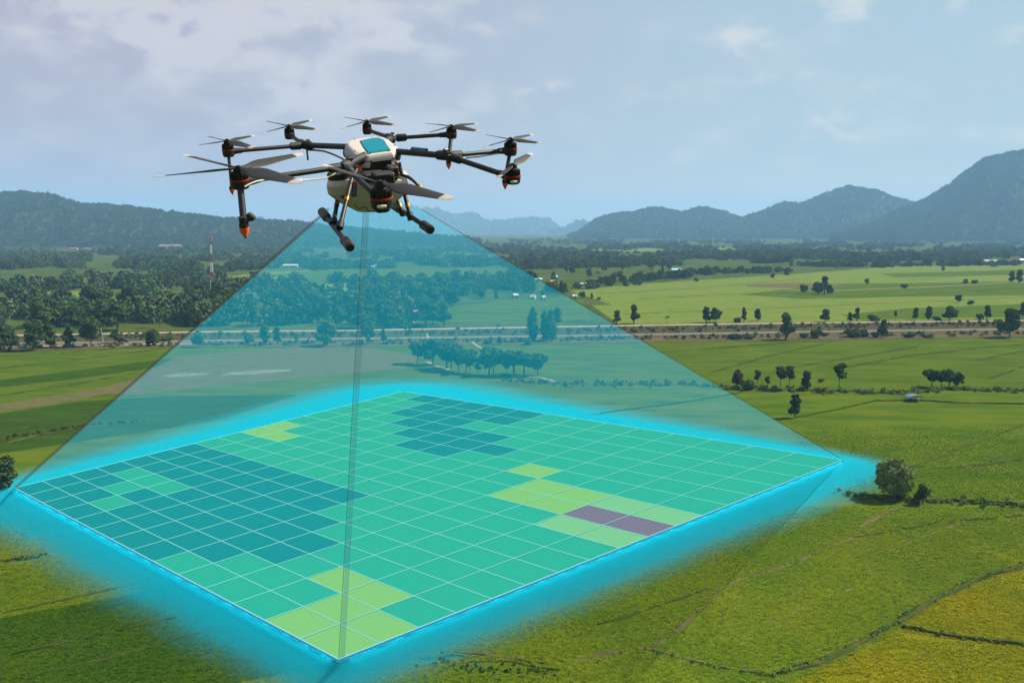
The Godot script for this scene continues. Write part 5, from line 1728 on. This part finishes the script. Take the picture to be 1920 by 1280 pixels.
	for l in legs:
		var p: Vector3 = D(l[0][0], l[0][1], l[0][2])
		var q: Vector3 = D(l[1][0], l[1][1], l[1][2])
		var leg := put("landing_leg", pipe([p, q], 0.016), carbon, o)
		g = Geo.new()
		var c := p.lerp(q, 0.45)
		var dir := (q - p).normalized()
		g.tube([c - dir * 0.016, c + dir * 0.016], [0.0185, 0.0185], 12)
		put("band", g.mesh(), gold, leg)
		g = Geo.new()
		g.tube([q - dir * 0.05, q - dir * 0.04, q + dir * 0.01], [0.017, 0.024, 0.026], 12)
		put("foot_joint", g.mesh(), matte, leg)
	put("leg_brace", pipe([D(637, 366, 6.35), D(651, 374, 6.1)], 0.012), matte, o)
	put("leg_strut", pipe([D(748, 305, 6.42), D(756, 340, 6.42), D(760, 368, 6.45)], 0.014), carbon, o)
	put("leg_strut", pipe([D(668, 318, 6.25), D(659, 336, 6.2)], 0.018), carbon, o)
	for sk in [[[603, 396, 6.35], [657, 464, 5.75]], [[737, 384, 6.72], [808, 431, 6.12]]]:
		var p: Vector3 = D(sk[0][0], sk[0][1], sk[0][2])
		var q: Vector3 = D(sk[1][0], sk[1][1], sk[1][2])
		var dir := (q - p).normalized()
		var skid := put("skid", pipe([p, q], 0.018), carbon, o)
		for e in [[p, dir], [q, -dir]]:
			g = Geo.new()
			var a: Vector3 = e[0]
			var d: Vector3 = e[1]
			g.tube([a - d * 0.005, a + d * 0.01, a + d * 0.14, a + d * 0.155, a + d * 0.165], [0.024, 0.033, 0.033, 0.026, 0.019], 16)
			var grip := put("skid_grip", g.mesh(), black, skid)
		for t in [0.03, 0.135]:
			g = Geo.new()
			g.tube([q - dir * (t - 0.003), q - dir * (t + 0.003)], [0.0338, 0.0338], 16)
			put("grip_ring", g.mesh(), mat(Color(0.45, 0.24, 0.14), 0.5), skid)
	# hoses
	put("hose", pipe(curve([D(578, 281, 6.9), D(605, 283, 6.7), D(628, 291, 6.5), D(648, 301, 6.1)]), 0.007, 8), hose_black, o)
	put("hose", pipe(curve([D(748, 328, 6.4), D(765, 332, 6.35), D(777, 340, 6.35), D(786, 351, 6.35)]), 0.013, 10), hose_black, o)
	g = Geo.new()
	g.tube([D(786, 345, 6.34), D(788, 354, 6.34)], [0.01, 0.016], 10)
	put("hose_clip", g.mesh(), mat(Color(0.75, 0.62, 0.1), 0.5), o)
	put("hose", pipe(curve([D(458, 350, 5.48), D(480, 340, 5.55), D(520, 334, 5.7), D(575, 337, 5.9), D(612, 333, 6.0), D(630, 324, 6.05)]), 0.005, 8), hose_pale, o)
	put("hose", pipe(curve([D(868, 296, 6.3), D(895, 294, 6.4), D(925, 289, 6.45), D(948, 286, 6.5)]), 0.005, 8), hose_pale, o)
	put("antenna", pipe([D(575, 278, 6.95), D(577, 300, 6.95)], 0.008, 8), hose_black, o)

func blade(prop: Node3D, hub: Vector3, way: Vector3, length: float, m: Material, tip: Material) -> void:
	var side := Vector3.UP.cross(way).normalized()
	var part := func(from: float, to: float) -> ArrayMesh:
		var g := Geo.new()
		var rings := []
		for k in 9:
			var t := lerpf(from, to, k / 8.0)
			var w := length * (lerpf(0.05, 0.19, smoothstep(0.06, 0.34, t)) if t < 0.34 else lerpf(0.19, 0.1, (t - 0.34) / 0.66)) * 0.5
			if t > 0.97:
				w *= 0.75
			var th := length * lerpf(0.014, 0.005, t)
			var pitch := lerpf(0.42, 0.16, t)
			var cs := side * cos(pitch) + Vector3.UP * sin(pitch)
			var nn := way.cross(cs).normalized()
			var c := hub + way * length * t + Vector3.UP * length * 0.02 * t
			var r := PackedVector3Array()
			for q in 10:
				var a := TAU * q / 10.0
				r.append(c + cs * cos(a) * w + nn * sin(a) * th)
			rings.append(r)
		g.loft(rings, false)
		return g.mesh()
	put("blade", part.call(0.05, 0.87), m, prop)
	put("blade_tip", part.call(0.87, 1.0), tip, prop)
